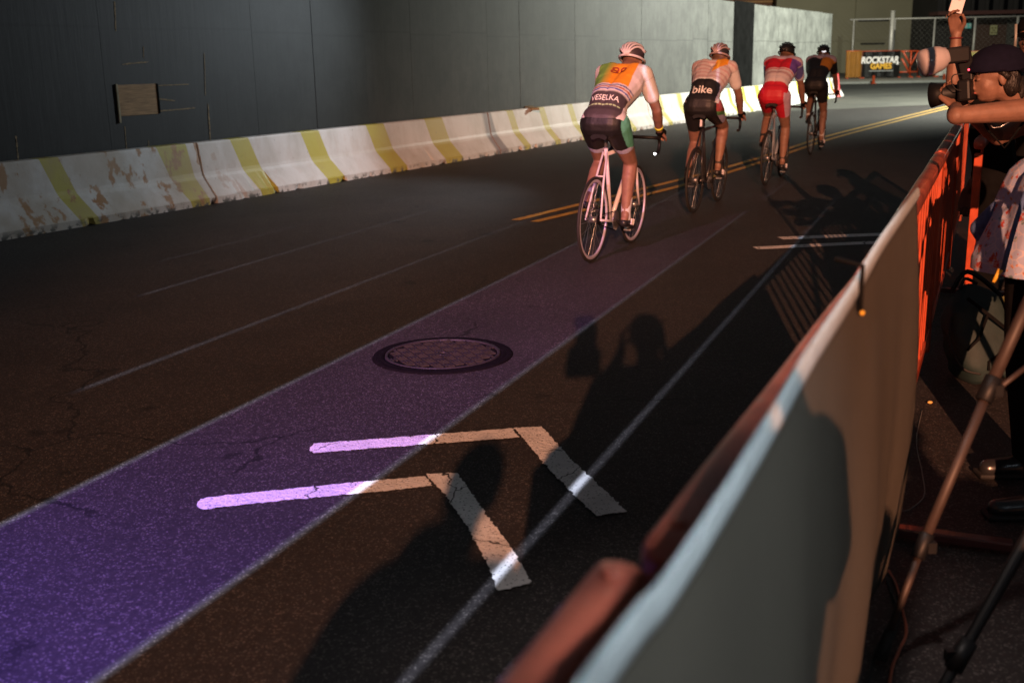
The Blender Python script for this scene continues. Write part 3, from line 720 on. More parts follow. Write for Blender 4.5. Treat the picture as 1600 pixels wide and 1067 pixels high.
# ------------------------------------------------------------------ crowd barricades
def barricade(P, Q, label, nbar=16, rail_r=.030, lean=0., hgt=1.07, railm=None, slat=(.030, .012)):
    P = V((P[0], P[1], 0)); Q = V((Q[0], Q[1], 0)); d = Q - P; L = d.length
    r = empty('crowd_barricade', P, math.atan2(d.y, d.x), label, 'barricade', 'red orange barricades along the spectators')
    r.rotation_euler = (lean, 0, math.atan2(d.y, d.x))
    bm = bmesh.new()
    n = 16; prof = []
    for k in range(n):      # rounded box section rail
        t = 2 * math.pi * k / n; c, s_ = math.cos(t), math.sin(t); prof.append((math.copysign(abs(c) ** .65, c) * rail_r, math.copysign(abs(s_) ** .65, s_) * rail_r * 1.05))
    st = [(0, .3), (.008, .8), (.02, 1), (L - .02, 1), (L - .008, .8), (L, .3)]
    mid = [(.02 + (L - .04) * k / 24, 1) for k in range(1, 24)]; st = st[:3] + mid + st[3:]
    rings = [[bm.verts.new((x, y * s2, hgt - rail_r + z * s2 + .0016 * math.sin(x * 7))) for y, z in prof] for x, s2 in st]
    for a, b in zip(rings, rings[1:]):
        for k in range(n): f = bm.faces.new((a[k], a[(k + 1) % n], b[(k + 1) % n], b[k])); f.smooth = True
    bm.faces.new(rings[0][::-1]); bm.faces.new(rings[-1])
    tr = build(bm, 'top_rail', railm or M['rail'], r)
    for x in (.05, L - .05):
        bm = bmesh.new(); ellip(bm, (x, 0, hgt + .003), (.011, .011, .006)); build(bm, 'bolt', M['rail'], r)
    bm = bmesh.new(); box(bm, (L / 2, 0, .16), (L - .06, .03, .04)); build(bm, 'bottom_rail', M['orange'], r, bevel=.004)
    for x in (.03, L - .03):
        bm = bmesh.new(); box(bm, (x, 0, .535), (.042, .042, .97)); build(bm, 'post', M['orange'], r, bevel=.004)
    for k in range(nbar):
        x = .03 + (L - .06) * (k + 1) / (nbar + 1)
        bm = bmesh.new(); box(bm, (x, 0, .60), (slat[0], slat[1], .86)); build(bm, 'slat', M['orange'], r, bevel=.002)
    return r
def foot(r, x, ln=.62, y0=-.31):
    bm = bmesh.new(); box(bm, (x, y0 + ln / 2, .028), (.05, ln, .03)); build(bm, 'foot', mat('maroon_foot_paint', (.085, .028, .028), .35, coat=.3), r, bevel=.006)
def rl(y): return .13 + .447 * (y - 1.02)
j1 = at_z(985, 866, 1.07); j2 = at_z(1335, 425, 1.07); j3 = at_z(1462, 236, 1.07)
def along(p, q, t): return p + (q - p) * t
dirn = (j2 - at_z(1003, 862, 1.07)).normalized()
nrm_ = V((dirn.y, -dirn.x, 0)); A0 = j1 - dirn * .85 - nrm_ * .004; jr = nrm_ * .024
ba = barricade(A0, j1 - nrm_ * .004, 'red barricade nearest the camera, its rounded rail end at the bottom of the picture', 4)
bb = barricade(j1 + dirn * .035 + jr, j2 - dirn * .006 + jr, 'red barricade whose long blurred top rail ends at the bright glint', 9)
dir2 = (j3 - j2).normalized()
bc = barricade(j2 + dir2 * .012 + jr, j3 + jr, 'red barricade between the bright rail glint and the far rail corner', 18)
D1 = V((2.95, 7.45, 0)); Ds = at_z(1468, 239, 1.07)
bd = barricade(Ds, Ds + dir2 * 2.5, 'red barricade under the elbow of the photographer with orange slats', 16, slat=(.05, .012))
bf = barricade(Ds + dir2 * 2.54, Ds + dir2 * 5.0, 'red barricade farthest up the row behind the photographer', 16)
be = barricade(V((2.52, 5.95, 0)), V((3.50, 7.9, 0)), 'spare barricade standing behind the one under the elbow', 8, hgt=1.1, slat=(.05, .012))
foot(bc, 1.0, .42, -.40); foot(bb, .3, .5, -.1)
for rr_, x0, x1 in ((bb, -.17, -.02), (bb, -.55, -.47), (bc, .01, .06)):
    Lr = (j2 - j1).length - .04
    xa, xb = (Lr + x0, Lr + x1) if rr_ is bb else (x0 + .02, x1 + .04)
    bm = bmesh.new(); tube(bm, [(xa, 0, 1.040), (xb, 0, 1.040)], .0318, 16); build(bm, 'painted_glint', M['phone'], rr_)  # pale sleeves put the bright glints on the rail into colour
foot(ba, .3); foot(be, 1.2)

# ------------------------------------------------------------------ banner hung inside the near barricades
nr = V((dirn.y, -dirn.x, 0)); 
def hem_pt(px, py, off):
    o = V((0, 0, CAMZ)); d = ray(px, py); base = at_z(1003, 862, 1.07) + nr * off; t = (base - o).dot(nr) / d.dot(nr); p = o + d * t
    return p
hem_px = [(905, 1067), (1035, 905), (1120, 779), (1200, 652), (1262, 547), (1330, 448), (1380, 366), (1432, 296)]
bn = empty('banner', at_z(1100, 760, 0) * 0 + V((j2.x + .06, j2.y, 0)), 0, 'plain grey green cloth banner with a pale hem hung on the near red barricades', 'banner')
tops = []
for i, q in enumerate(hem_px):
    off = [.064, .066, .072, .074, .072, .062, .060, .058][i]
    tops.append(hem_pt(*q, off))
pre = tops[0] + (tops[0] - tops[1]).normalized() * .9; pre.z = tops[0].z - .01; tops = [pre] + tops
def crv(P, m=8):
    out = []
    for i in range(len(P) - 1):
        p0 = P[max(i - 1, 0)]; p1 = P[i]; p2 = P[i + 1]; p3 = P[min(i + 2, len(P) - 1)]
        for k in range(m):
            t = k / m; out.append(.5 * ((2 * p1) + (-p0 + p2) * t + (2 * p0 - 5 * p1 + 4 * p2 - p3) * t * t + (-p0 + 3 * p1 - 3 * p2 + p3) * t ** 3))
    out.append(P[-1]); return out
tp = crv(tops)
bm = bmesh.new(); cols = []; NZ = 22
org = V(bn.location)
hb = bmesh.new(); hcols = []
for i, p in enumerate(tp):
    col = []; s_ = (p - tp[0]).length
    endf = max(0, 1 - (len(tp) - 1 - i) / 8)
    for j in range(NZ + 1):
        f = j / NZ; z = p.z * (1 - f) + .075 * f
        bul = .035 * math.sin(f * math.pi) + .020 * f * math.sin(s_ * 5.3 + 1.1 * f) + .014 * math.sin(s_ * 13 + 2 * f) * f * (1 - .4 * f)
        q = V((p.x, p.y, z)) + nr * bul; col.append(bm.verts.new(q - org))
    cols.append(col)
    hcols.append([hb.verts.new(p - org + nr * a + V((0, 0, b))) for a, b in ((-.003, .002), (.003, .006), (.0085, 0), (.010, -.016), (.0065, -.030), (.002, -.031))])
for a, b in zip(cols, cols[1:]):
    for j in range(NZ): f = bm.faces.new((a[j], b[j], b[j + 1], a[j + 1])); f.smooth = True
bmesh.ops.solidify(bm, geom=bm.faces[:], thickness=.003)
bn.rotation_euler = (0, 0, 0)
build(bm, 'banner_cloth', M['banner'], bn)
for a, b in zip(hcols, hcols[1:]):
    for j in range(5): f = hb.faces.new((a[j], a[j + 1], b[j + 1], b[j])); f.smooth = True
build(hb, 'hem', M['hem'], bn)
for (px, py, dz_) in ((1347, 432, .09),):
    p = hem_pt(px, py, .075) - org; bm = bmesh.new(); tube(bm, [p + V((0, 0, .03)) - nr * .05, p + V((0, 0, .02)), p - V((0, 0, dz_ * .7))], .005, 6); build(bm, 'strap', M['blackcloth'], bn)
    bm = bmesh.new(); ellip(bm, p - V((0, 0, dz_ * .75)) + nr * .004, (.0045, .0045, .0045)); build(bm, 'toggle', M['letter_yellow'], bn)

# ------------------------------------------------------------------ people tools
def rotm(x, y, z): return Matrix((x, y, z)).transposed()
def head_shapes(c, f, u, s=1.):
    """c centre of cranium, f face direction, u up"""
    f = V(f).normalized(); u = V(u); u = (u - f * u.dot(f)).normalized(); l = u.cross(f)
    M3 = rotm(f, l, u); P = lambda x, y, z: V(c) + (f * x + l * y + u * z) * s
    sh = [('e', P(-.008, 0, .025), (.098 * s, .077 * s, .092 * s), M3), ('e', P(.030, 0, -.030), (.066 * s, .062 * s, .088 * s), M3), ('e', P(.055, 0, -.085), (.030 * s, .032 * s, .024 * s), M3),
          ('c', P(.090, 0, .0), .010 * s, P(.110, 0, -.036), .012 * s), ('c', P(.100, .012, -.040), .008 * s, P(.100, -.012, -.040), .008 * s),
          ('e', P(.088, 0, -.062), (.012 * s, .022 * s, .008 * s), M3), ('e', P(.080, 0, .018), (.012 * s, .045 * s, .009 * s), M3)]
    for y in (1, -1): sh.append(('e', P(-.012, .076 * y, -.018), (.018 * s, .010 * s, .031 * s), M3)); sh.append(('e', P(.045, .042 * y, -.035), (.03 * s, .02 * s, .03 * s), M3))
    return sh, P, M3
def hand_shapes(w, d, n, side, curl=(.5, .7, .5), s=1., thumb=.6):
    """w wrist, d finger direction, n palm normal, side = thumb side vector sign"""
    w = V(w); d = V(d).normalized(); n = V(n); n = (n - d * n.dot(d)).normalized(); t = d.cross(n) * side
    sh = []; L = .085 * s
    for k in range(4):
        o = t * (.030 - .020 * k) * s
        sh.append(('c', w + o * .55, .015 * s, w + d * L + o, .0125 * s))
        ln = (.080, .088, .082, .064)[k] * s; r = (.0088, .0092, .0088, .0076)[k] * s
        p = w + d * L + o; dd = d.copy(); axis = d.cross(n)
        for q, fr in enumerate((.46, .30, .24)):
            dd = (Matrix.Rotation(curl[q] + .07 * k, 3, axis) @ dd).normalized()
            p2 = p + dd * ln * fr; sh.append(('c', p, r * (1 - .08 * q), p2, r * (.92 - .1 * q))); p = p2
    b = w + t * .022 * s + d * .02 * s
    m1 = b + (t * .75 + d * .75 + n * .35).normalized() * .045 * s
    m2 = m1 + (t * (.55 - thumb * .4) + d * .9 + n * (.3 + thumb * .5)).normalized() * .034 * s
    m3 = m2 + (t * (.2 - thumb * .5) + d * .9 + n * (.3 + thumb * .5)).normalized() * .026 * s
    sh += [('c', b, .016 * s, m1, .012 * s), ('c', m1, .0115 * s, m2, .0100 * s), ('c', m2, .0100 * s, m3, .008 * s)]
    return sh
def ik(a, b, l1, l2, pole):
    a = V(a); b = V(b); d = b - a; D = min(d.length, (l1 + l2) * .999); dn = d.normalized()
    x = (l1 * l1 - l2 * l2 + D * D) / (2 * D); h = math.sqrt(max(0, l1 * l1 - x * x)); p = V(pole); p = (p - dn * p.dot(dn)).normalized()
    return a + dn * x + p * h

# ------------------------------------------------------------------ bicycles and riders
HEAD = R(25)                      # course heading, clockwise from +y
def bike_parts(r, fm, rimm, tape, phase, saddle_z=.97, wheel_white=False):
    RW = .335; BB = V((.41, 0, .275)); CR = .17
    hub = V((0, 0, RW)); fh = V((.985, 0, RW)); st = V((.235, 0, saddle_z - .10)); hd_t = V((.80, 0, .84)); hd_b = V((.835, 0, .72))
    fr = bmesh.new()
    tube(fr, [BB, st], .016, 10); tube(fr, [BB, hd_b], .019, 10); tube(fr, [st - V((0, 0, .05)), hd_t], .016, 10); tube(fr, [hd_b - V((-.006, 0, .02)), hd_t + V((-.004, 0, .02))], .020, 10)
    for y in (1, -1):
        tube(fr, [hub + V((0, .062 * y, 0)), V((.36, .04 * y, .275)), BB + V((-.01, .02 * y, 0))], [.009, .010, .011], 8)
        tube(fr, [hub + V((0, .062 * y, .01)), V((.11, .035 * y, .62)), st + V((-.012, .016 * y, -.03))], [.008, .009, .009], 8)
    tube(fr, [V((.125, .035, .66)), V((.125, -.035, .66))], .007, 6)
    build(fr, 'frame', fm, r)
    b = bmesh.new(); tube(b, [hd_b - V((-.005, 0, .02)), V((.85, 0, .69))], .018, 8)
    for y in (1, -1): tube(b, [V((.848, .01 * y, .70)), V((.86, .050 * y, .66)), V((.92, .052 * y, .46)), fh + V((0, .052 * y, 0))], [.012, .014, .012, .008], 8)
    build(b, 'fork', fm, r)
    b = bmesh.new(); tube(b, [st, V((.215, 0, saddle_z - .02))], .0135, 10); build(b, 'seat_post', M['steel'], r)
    b = bmesh.new()
    pts = [(.06, .070, 0), (.10, .072, .004), (.18, .045, .0), (.28, .020, -.004), (.34, .014, -.010)]
    rg = []
    for x, hw_, z in pts: rg.append([b.verts.new((x, hw_ * c, saddle_z + z + (.018 if abs(c) < .8 else 0) - (.025 if s_ else 0))) for c, s_ in ((-1, 0), (-.6, 0), (0, 0), (.6, 0), (1, 0), (.8, 1), (0, 1), (-.8, 1))])
    for a, c in zip(rg, rg[1:]):
        for k in range(8): f = b.faces.new((a[k], a[(k + 1) % 8], c[(k + 1) % 8], c[k])); f.smooth = True
    b.faces.new(rg[0]); b.faces.new(rg[-1][::-1]); build(b, 'saddle', M['black'], r)
    for c in (hub, fh):
        wh = empty('wheel', c, 0); wh.parent = r
        def torus(R1, ry, rz, n=64, m=8):
            b = bmesh.new(); rg = []
            for k in range(n):
                t = 2 * math.pi * k / n; e = V((math.cos(t), 0, math.sin(t)))
                rg.append([b.verts.new(e * (R1 + rz * math.cos(2 * math.pi * j / m)) + V((0, ry * math.sin(2 * math.pi * j / m), 0))) for j in range(m)])
            for k in range(n):
                a, q = rg[k], rg[(k + 1) % n]
                for j in range(m): f = b.faces.new((a[j], a[(j + 1) % m], q[(j + 1) % m], q[j])); f.smooth = True
            return b
        build(torus(RW - .012, .0125, .0125), 'tyre', M['rubber'], wh)
        build(torus(RW - .034, .010, .015), 'rim', rimm, wh)
        b = bmesh.new()
        for k in range(20):
            t = 2 * math.pi * k / 20; t2 = t + (.5 if k % 2 else -.5); y = .028 if k % 4 < 2 else -.028
            tube(b, [V((.022 * math.cos(t2), y, .022 * math.sin(t2))), V(((RW - .045) * math.cos(t), 0, (RW - .045) * math.sin(t)))], .0013, 4, False)
        build(b, 'spokes', M['steel'], wh)
        b = bmesh.new(); tube(b, [(0, -.06, 0), (0, -.03, 0), (0, -.029, 0), (0, .029, 0), (0, .03, 0), (0, .06, 0)], [.008, .01, .026, .026, .01, .008], 12); build(b, 'hub', M['steel'], wh)
    # bars
    b = bmesh.new(); tube(b, [V((.795, 0, .86)), V((.79, 0, .90)), V((.88, 0, .915))], .015, 8); build(b, 'stem', M['black'], r)
    b = bmesh.new()
    for y in (1, -1): tube(b, [V((.88, 0, .915)), V((.88, .16 * y, .915)), V((.90, .20 * y, .913)), V((.96, .205 * y, .905)), V((.985, .207 * y, .86)), V((.96, .21 * y, .80)), V((.90, .212 * y, .785)), V((.86, .212 * y, .785))], .0145, 10)
    build(b, 'handlebar', tape, r)
    for y in (1, -1):
        b = bmesh.new(); tube(b, [V((.955, .206 * y, .91)), V((1.00, .206 * y, .945)), V((1.012, .206 * y, .96))], [.016, .017, .012], 8); tube(b, [V((1.0, .206 * y, .93)), V((1.01, .206 * y, .84))], .006, 6); build(b, 'brake_lever', M['black'], r)
    # drive train
    b = bmesh.new(); rg1 = []
    n = 36
    for yy in (-.047, -.043):
        rg1.append([b.verts.new(BB + V((rr * math.cos(2 * math.pi * k / n), yy, rr * math.sin(2 * math.pi * k / n)))) for rr in (.078,) for k in range(n)])
    for k in range(n): b.faces.new((rg1[0][k], rg1[0][(k + 1) % n], rg1[1][(k + 1) % n], rg1[1][k]))
    b.faces.new(rg1[0]); b.faces.new(rg1[1][::-1])
    build(b, 'chainring', M['steel'], r)
    b = bmesh.new(); tube(b, [hub + V((0, -.045, .035)), BB + V((0, -.045, .08))], .004, 4); tube(b, [hub + V((0, -.045, -.035)), BB + V((0, -.045, -.08))], .004, 4); tube(b, [hub + V((0, -.053, 0)), hub + V((0, -.040, 0))], .036, 16); build(b, 'chain', M['iron_dark'], r)
    ped = []
    for y, ph in ((-1, phase), (1, phase + math.pi)):
        e = BB + V((math.cos(ph) * CR, 0, math.sin(ph) * CR))
        b = bmesh.new(); tube(b, [BB + V((0, .055 * y, 0)), e + V((0, .065 * y, 0))], [.014, .010], 8); build(b, 'crank', M['black'], r)
        b = bmesh.new(); box(b, e + V((0, .105 * y, 0)), (.075, .062, .016)); build(b, 'pedal', M['steel'], r, bevel=.004); ped.append(e + V((0, .115 * y, 0)))
    return ped

def rider(name, P, label, blabel, phase, fm, rimm, jersey, shorts, sock, shoe, helm, lean=0., hr=R(25), reach=0., lift=0., head_turn=0., stance=0., tape=None, glove=None, skin='skin'):
    rz = math.pi / 2 - hr
    bk = empty('bicycle', (P[0], P[1], 0), rz, blabel, 'bicycle', 'racing bicycles'); bk.rotation_euler = (lean, 0, rz)
    ped = bike_parts(bk, fm, rimm, tape or M['black'], phase)
    pr = empty(name, (P[0], P[1], 0), rz, label, 'person', 'racing cyclists'); pr.rotation_euler = (lean, 0, rz)
    hipc = V((.175, 0, 1.085 + lift * .3)); chest = V((.56 + reach, 0, 1.40 + lift)); sh_c = V((.61 + reach, 0, 1.43 + lift)); neck = V((.70 + reach, 0, 1.485 + lift)); hc = V((.815 + reach, 0, 1.535 + lift))
    sk = []
    sk += [('c', hipc + V((0, .06, 0)), .115, hipc + V((0, -.06, 0)), .115), ('c', hipc + V((.0, .05, -.02)), .11, hipc + V((.12, .035, .16)), .105), ('c', hipc + V((0, -.05, -.02)), .11, hipc + V((.12, -.035, .16)), .105),
           ('c', hipc + V((.12, .04, .15)), .108, chest + V((-.06, .07, -.06)), .115), ('c', hipc + V((.12, -.04, .15)), .108, chest + V((-.06, -.07, -.06)), .115),
           ('c', chest + V((-.07, .085, -.05)), .105, sh_c + V((-.02, .10, .0)), .085), ('c', chest + V((-.07, -.085, -.05)), .105, sh_c + V((-.02, -.10, .0)), .085), ('c', sh_c + V((-.02, .14, 0)), .075, sh_c + V((-.02, -.14, 0)), .075)]
    torso = list(sk)
    sk.append(('c', sh_c + V((0, 0, .02)), .065, neck + V((.03, 0, .02)), .055))
    hf = V((1, -.05 + head_turn, -.12)); hs, HP, HM = head_shapes(hc, hf, (0, 0, 1), 1.02); sk += hs
    limbs = {}
    sl = []; jl = []
    for y in (1, -1):
        S_ = sh_c + V((.0, .175 * y, -.01)); W_ = V((.945, .215 * y, .955)); E_ = ik(S_, W_, .31, .28, (-.2, .55 * y, -.6))
        sk += [('c', S_, .062, S_ + (E_ - S_) * .45, .051), ('c', S_ + (E_ - S_) * .4, .052, E_, .040), ('c', E_, .042, E_ + (W_ - E_) * .35, .044), ('c', E_ + (W_ - E_) * .3, .044, W_, .027)]
        jl += [('c', S_ - (E_ - S_) * .05, .072, S_ + (E_ - S_) * .60, .062)]
        sk += hand_shapes(W_, (.75, 0, -.10), (0, -y * .5, -1), y if y == 1 else -1, (.5, .8, .5), .98)
        limbs[y] = (S_, E_, W_)
        H_ = hipc + V((.02, .09 * y, -.03)); pd = ped[0 if y == -1 else 1]
        lowf = (pd.z - .10) / .35
        A_ = pd + V((-.115, 0, .115 + .02 * (1 - lowf))); K_ = ik(H_, A_, .44, .435, (1, .08 * y, .3))
        sk += [('c', H_, .105, H_ + (K_ - H_) * .4, .088), ('c', H_ + (K_ - H_) * .35, .090, K_, .056), ('c', K_, .058, K_ + (A_ - K_) * .3, .060), ('c', K_ + (A_ - K_) * .28 + V((-.012, 0, 0)), .058, A_, .035), ('c', A_, .034, A_ + V((.13, 0, -.075)), .030), ('c', A_ + V((-.03, 0, -.03)), .03, A_, .033)]
        limbs[(y, 'leg')] = (H_, K_, A_, pd)
    body = blob('body', sk, M[skin], pr, .0085, 3)
    # jersey
    spine = (sh_c - hipc).normalized(); sn = V((-spine.z, 0, spine.x))
    jt = [(s[0], s[1], s[2] + .010, s[3], s[4] + .010) for s in torso] + jl
    jer = blob('jersey', jt, M['print'], pr, .008, 3, color=lambda c: jersey((c - hipc).dot(spine) / (sh_c - hipc).length, c.y, (c - hipc).dot(sn), c, limbs))
    # shorts
    s2 = [('c', hipc + V((-.01, .065, -.02)), .120, hipc + V((-.01, -.065, -.02)), .120), ('c', hipc + V((0, .05, 0)), .118, hipc + V((.05, .04, .06)), .112), ('c', hipc + V((0, -.05, 0)), .118, hipc + V((.05, -.04, .06)), .112)]
    for y in (1, -1):
        H_, K_, A_, pd = limbs[(y, 'leg')]; s2 += [('c', H_, .116, H_ + (K_ - H_) * .35, .098), ('c', H_ + (K_ - H_) * .3, .100, H_ + (K_ - H_) * .52, .084)]
    blob('shorts', s2, M['print'], pr, .008, 3, color=lambda c: shorts(c, limbs))
    for y in (1, -1):
        H_, K_, A_, pd = limbs[(y, 'leg')]
        blob('sock', [('c', A_ + (K_ - A_) * .34, .047, A_ + (K_ - A_) * .1, .040), ('c', A_ + (K_ - A_) * .1, .040, A_ + V((.02, 0, -.02)), .040)], sock, pr, .006, 2)
        tilt = V((.15, 0, -.07)).normalized()
        so = blob('shoe', [('c', A_ + V((-.035, 0, -.052)), .036, A_ + V((.03, 0, -.06)), .040), ('c', A_ + V((.02, 0, -.055)), .042, pd + V((.03, 0, .035)), .036), ('c', pd + V((.02, 0, .032)), .036, pd + V((.075, 0, .030)), .026)], shoe, pr, .006, 2)
        b = bmesh.new(); q = A_ + V((.035, .036 * y, -.05)); 
        for k in range(3): box(b, q + V((.028 * k, .004 * y, -.006 * k)), (.012, .012, .05), rot=Matrix.Rotation(.5, 3, 'Y'))
        bmesh.ops.translate(b, verts=b.verts, vec=(0, 0, 0)); build(b, 'shoe_strap', M['phone'] if y == -1 else M['steel'], so)
    for y in (1, -1):
        S_, E_, W_ = limbs[y]
        blob('glove', [('c', W_ - V((.01, 0, 0)), .031, W_ + V((.07, 0, -.005)), .034), ('c', W_ + V((.05, .02 * y, 0)), .026, W_ + V((.09, 0, -.02)), .030)], glove or M['blackcloth'], pr, .006, 2)
    # helmet
    helm(pr, hc, HM, HP)
    # strap and glasses at the temples
    b = bmesh.new()
    for y in (1, -1): tube(b, [HP(.03, .080 * y, .03), HP(.02, .078 * y, -.03), HP(.045, .045 * y, -.095)], .005, 5)
    build(b, 'chin_strap', M['black'], pr)
    return bk, pr, limbs, jer, hipc, spine, sn, HP

def helmet(ca, cb, style):
    ma = mat('helmet_shell_' + style, ca, .3, coat=.5, var=.05); mb = mat('helmet_liner_' + style, cb, .5, var=.1)
    def f(pr, hc, HM, HP):
        c = HP(-.020, 0, .042)
        b = bmesh.new(); ellip(b, c, (.128, .094, .082), HM, 28, 14)
        bmesh.ops.bisect_plane(b, geom=b.verts[:] + b.edges[:] + b.faces[:], plane_co=HP(0, 0, -.004), plane_no=-(HM @ V((.22, 0, 1))), clear_outer=True)
        bmesh.ops.solidify(b, geom=b.faces[:], thickness=.012)
        h = build(b, 'helmet', mb, pr, True)
        def arc(yoff, wd, h0, tw=0.):
            b = bmesh.new(); rr = []
            for k in range(15):
                t = -.15 + (math.pi + .25) * k / 14; ct, s_ = math.cos(t), math.sin(t)
                yy = yoff * (s_ * .9 + .25) + tw * math.sin(2 * t)
                e = HP(-.020 - ct * .139 * math.sqrt(max(0, 1 - (yy / .11) ** 2)), yy * .95, .042 + s_ * .094 * math.sqrt(max(.05, 1 - (yy / .105) ** 2)) + h0)
                rr.append(e)
            tube(b, rr, [wd * (.6 + .4 * math.sin(math.pi * k / 14)) for k in range(15)], 8); build(b, 'shell_rib', ma, h)
        for y0 in (-.085, -.05, -.017, .017, .05, .085): arc(y0, .0105, 0, .012 if style == 'swirl' else 0)
        b = bmesh.new(); rr = []
        for k in range(24):
            t = 2 * math.pi * k / 24; rr.append(HP(-.018 + .131 * math.cos(t), .099 * math.sin(t), .004 - .026 * math.cos(t)))
        tube(b, rr + [rr[0]], .010, 8, False); build(b, 'shell_rim', ma, h)
        return h
    return f

WHT = (.62, .60, .63); BLK = (.010, .010, .012); ORG = (.75, .30, .02); GRN = (.16, .34, .07); RED = (.50, .012, .03); PUR = (.12, .06, .30); SKN = (.42, .22, .145)
def on_sleeve(c, limbs):
    for y in (1, -1):
        S_, E_, W_ = limbs[y]
        if (c - S_).dot((E_ - S_).normalized()) > .02 and abs(c.y) > .13: return y
    return 0
def j1_(t, y, n, c, L):
    if on_sleeve(c, L): return WHT
    if n < -.0: return (.45, .44, .46) if t > .3 else BLK
    a = t + .25 * y * y * 9 * 0
    if t < .30: return (.055, .045, .055)
    if t < .315: return (.30, .30, .30)
    if t < .50:
        b = (t - .315) / .185
        return [WHT, (.10, .13, .40), WHT, (.45, .12, .05), WHT, (.12, .14, .30), WHT][min(6, int(b * 7))]
    if abs(y) > .155 + (.03 if y > 0 else -.02): return WHT
    k = min(1, max(0, (y - .02) / .09)); return tuple(ORG[i] * (1 - k) + GRN[i] * k for i in range(3))
def s1_(c, L):
    if c.y < -.165 and c.z > .88: return (.10, .38, .28)
    H_, K_, A_, pd = L[(-1, 'leg')]
    for y in (1, -1):
        H_, K_, A_, pd = L[(y, 'leg')]
        f = (c - H_).dot((K_ - H_).normalized()) / (K_ - H_).length
        if f > .46 and c.y * y > 0: return (.42, .42, .62)
    return BLK
lightframe = mat('pearl_white_frame_paint', (.62, .58, .66), .3, coat=.5); blackframe = mat('black_frame_paint', (.02, .02, .024), .25, coat=.6); greyframe = mat('grey_frame_paint', (.20, .23, .28), .3, coat=.4)
rim_w = mat('pale_rim', (.50, .46, .62), .35, metal=.2); rim_k = mat('black_rim', (.02, .02, .02), .3)
sockw = mat('white_sock', (.55, .54, .55), .8, bump=.2, bs=200); sockk = mat('black_sock', (.015, .015, .016), .85)
shoek = mat('black_shoe_leather', (.018, .018, .020), .3, coat=.3); shoew = mat('white_shoe_leather', (.5, .48, .48), .35, coat=.3)
W1_ = at_z(925, 409)
b1_, p1_, L1, J1, hip1, spn1, sn1, HP1 = rider('person', W1_, 'cyclist nearest the camera, white jersey with orange and green back, black lettered waist',
    'white framed racing bicycle with pale rims under the nearest cyclist', R(-32), lightframe, rim_w, j1_, s1_, sockw, shoek, helmet((.66, .64, .72), (.05, .04, .05), 'swirl'), lean=R(2.0), lift=.0)
rt = V((0, -1, 0))
decal('VESELKA', .066, J1, hip1 + spn1 * .105 + sn1 * .1, rt, spn1, M['letter_white'], p1_, off=.008, sx=.9)
b = bmesh.new(); 
for k in range(9): 
    x = -.13 + .03 * k; vs_ = [b.verts.new((x + a, q, 0)) for a, q in ((0, -.007), (.024, -.007), (.024, .007), (0, .007))]; b.faces.new(vs_)
me_ = bpy.data.meshes.new('m'); b.to_mesh(me_); b.free()
decal('', .05, J1, hip1 + spn1 * .048 + sn1 * .1, rt, spn1, mat('pale_green_print', (.35, .50, .30), .6), p1_, name='printed_rule', me=me_)
decal('89', .13, J1, hip1 + spn1 * .47 + sn1 * .1 + V((0, .0, 0)), rt, spn1, M['letter_red'], p1_, off=.012)
# bar end lamp and yellow wrist band of the nearest cyclist
b = bmesh.new(); ellip(b, (.853, -.212, .785), (.010, .010, .010)); build(b, 'bar_end_lamp', M['bikelamp'], b1_)
S_, E_, Wp = L1[-1]; d = (Wp - E_).normalized(); q = E_ + d * .20
b = bmesh.new(); tube(b, [q, q + d * .028], .036, 14); build(b, 'wrist_band', mat('yellow_band', (.60, .62, .05), .5), p1_)

def j2_(t, y, n, c, L):
    if on_sleeve(c, L): return (.60, .58, .62)
    if n < 0: return (.4, .38, .40) if t > .3 else BLK
    if t < .36: return BLK if y > -.15 else (.40, .38, .52)
    if t < .40 and abs(y) < .13: return (.85, .85, .9)
    if y < -.03 and t > .62 and y > -.16 and (y + .03) * -2.2 < (t - .6): return ORG
    return (.58, .50, .53) if int(t * 26) % 3 else (.50, .33, .36)
def s2_(c, L):
    if c.y < -.165: return (.30, .06, .06) if c.z > 1.02 else ((.08, .22, .08) if c.z > .98 else (.34, .32, .46))
    return BLK
W2 = at_z(1084, 333)
b2_, p2_, L2, J2, hip2, spn2, sn2, HP2 = rider('person', W2, 'second cyclist in a pinkish white jersey with an orange shoulder and black lettered waist',
    'black racing bicycle under the second cyclist', R(10), blackframe, rim_k, j2_, s2_, sockk, shoek, helmet((.45, .34, .38), (.03, .03, .04), 'rib'), lean=R(1), lift=.01)
decal('bike', .125, J2, hip2 + spn2 * .065 + sn2 * .1, rt, spn2, M['letter_white'], p2_, off=.012)
b = bmesh.new(); box(b, (.19, 0, .895), (.07, .05, .09)); build(b, 'saddle_bag', M['black'], b2_, bevel=.012)
b = bmesh.new(); box(b, (.150, 0, .90), (.006, .022, .07)); build(b, 'reflector', M['phone'], b2_)
def j3_(t, y, n, c, L):
    if on_sleeve(c, L): return (.08, .08, .26) if abs(c.x - .6) < .06 else (.50, .46, .56)
    if n < 0: return (.4, .35, .38)
    if t < .15: return RED
    if t < .52: return [(.58, .50, .55), (.50, .45, .52), (.58, .50, .55), (.45, .30, .34), (.60, .55, .60)][min(4, int((t - .15) / .37 * 5))]
    if t < .545: return (.55, .10, .14)
    if t < .58: return (.6, .5, .55)
    if t > .93: return (.45, .36, .48)
    return RED if y > -.13 else PUR
def s3_(c, L):
    return (.45, .30, .42) if c.y < -.135 else RED
W3 = at_z(1196, 290)
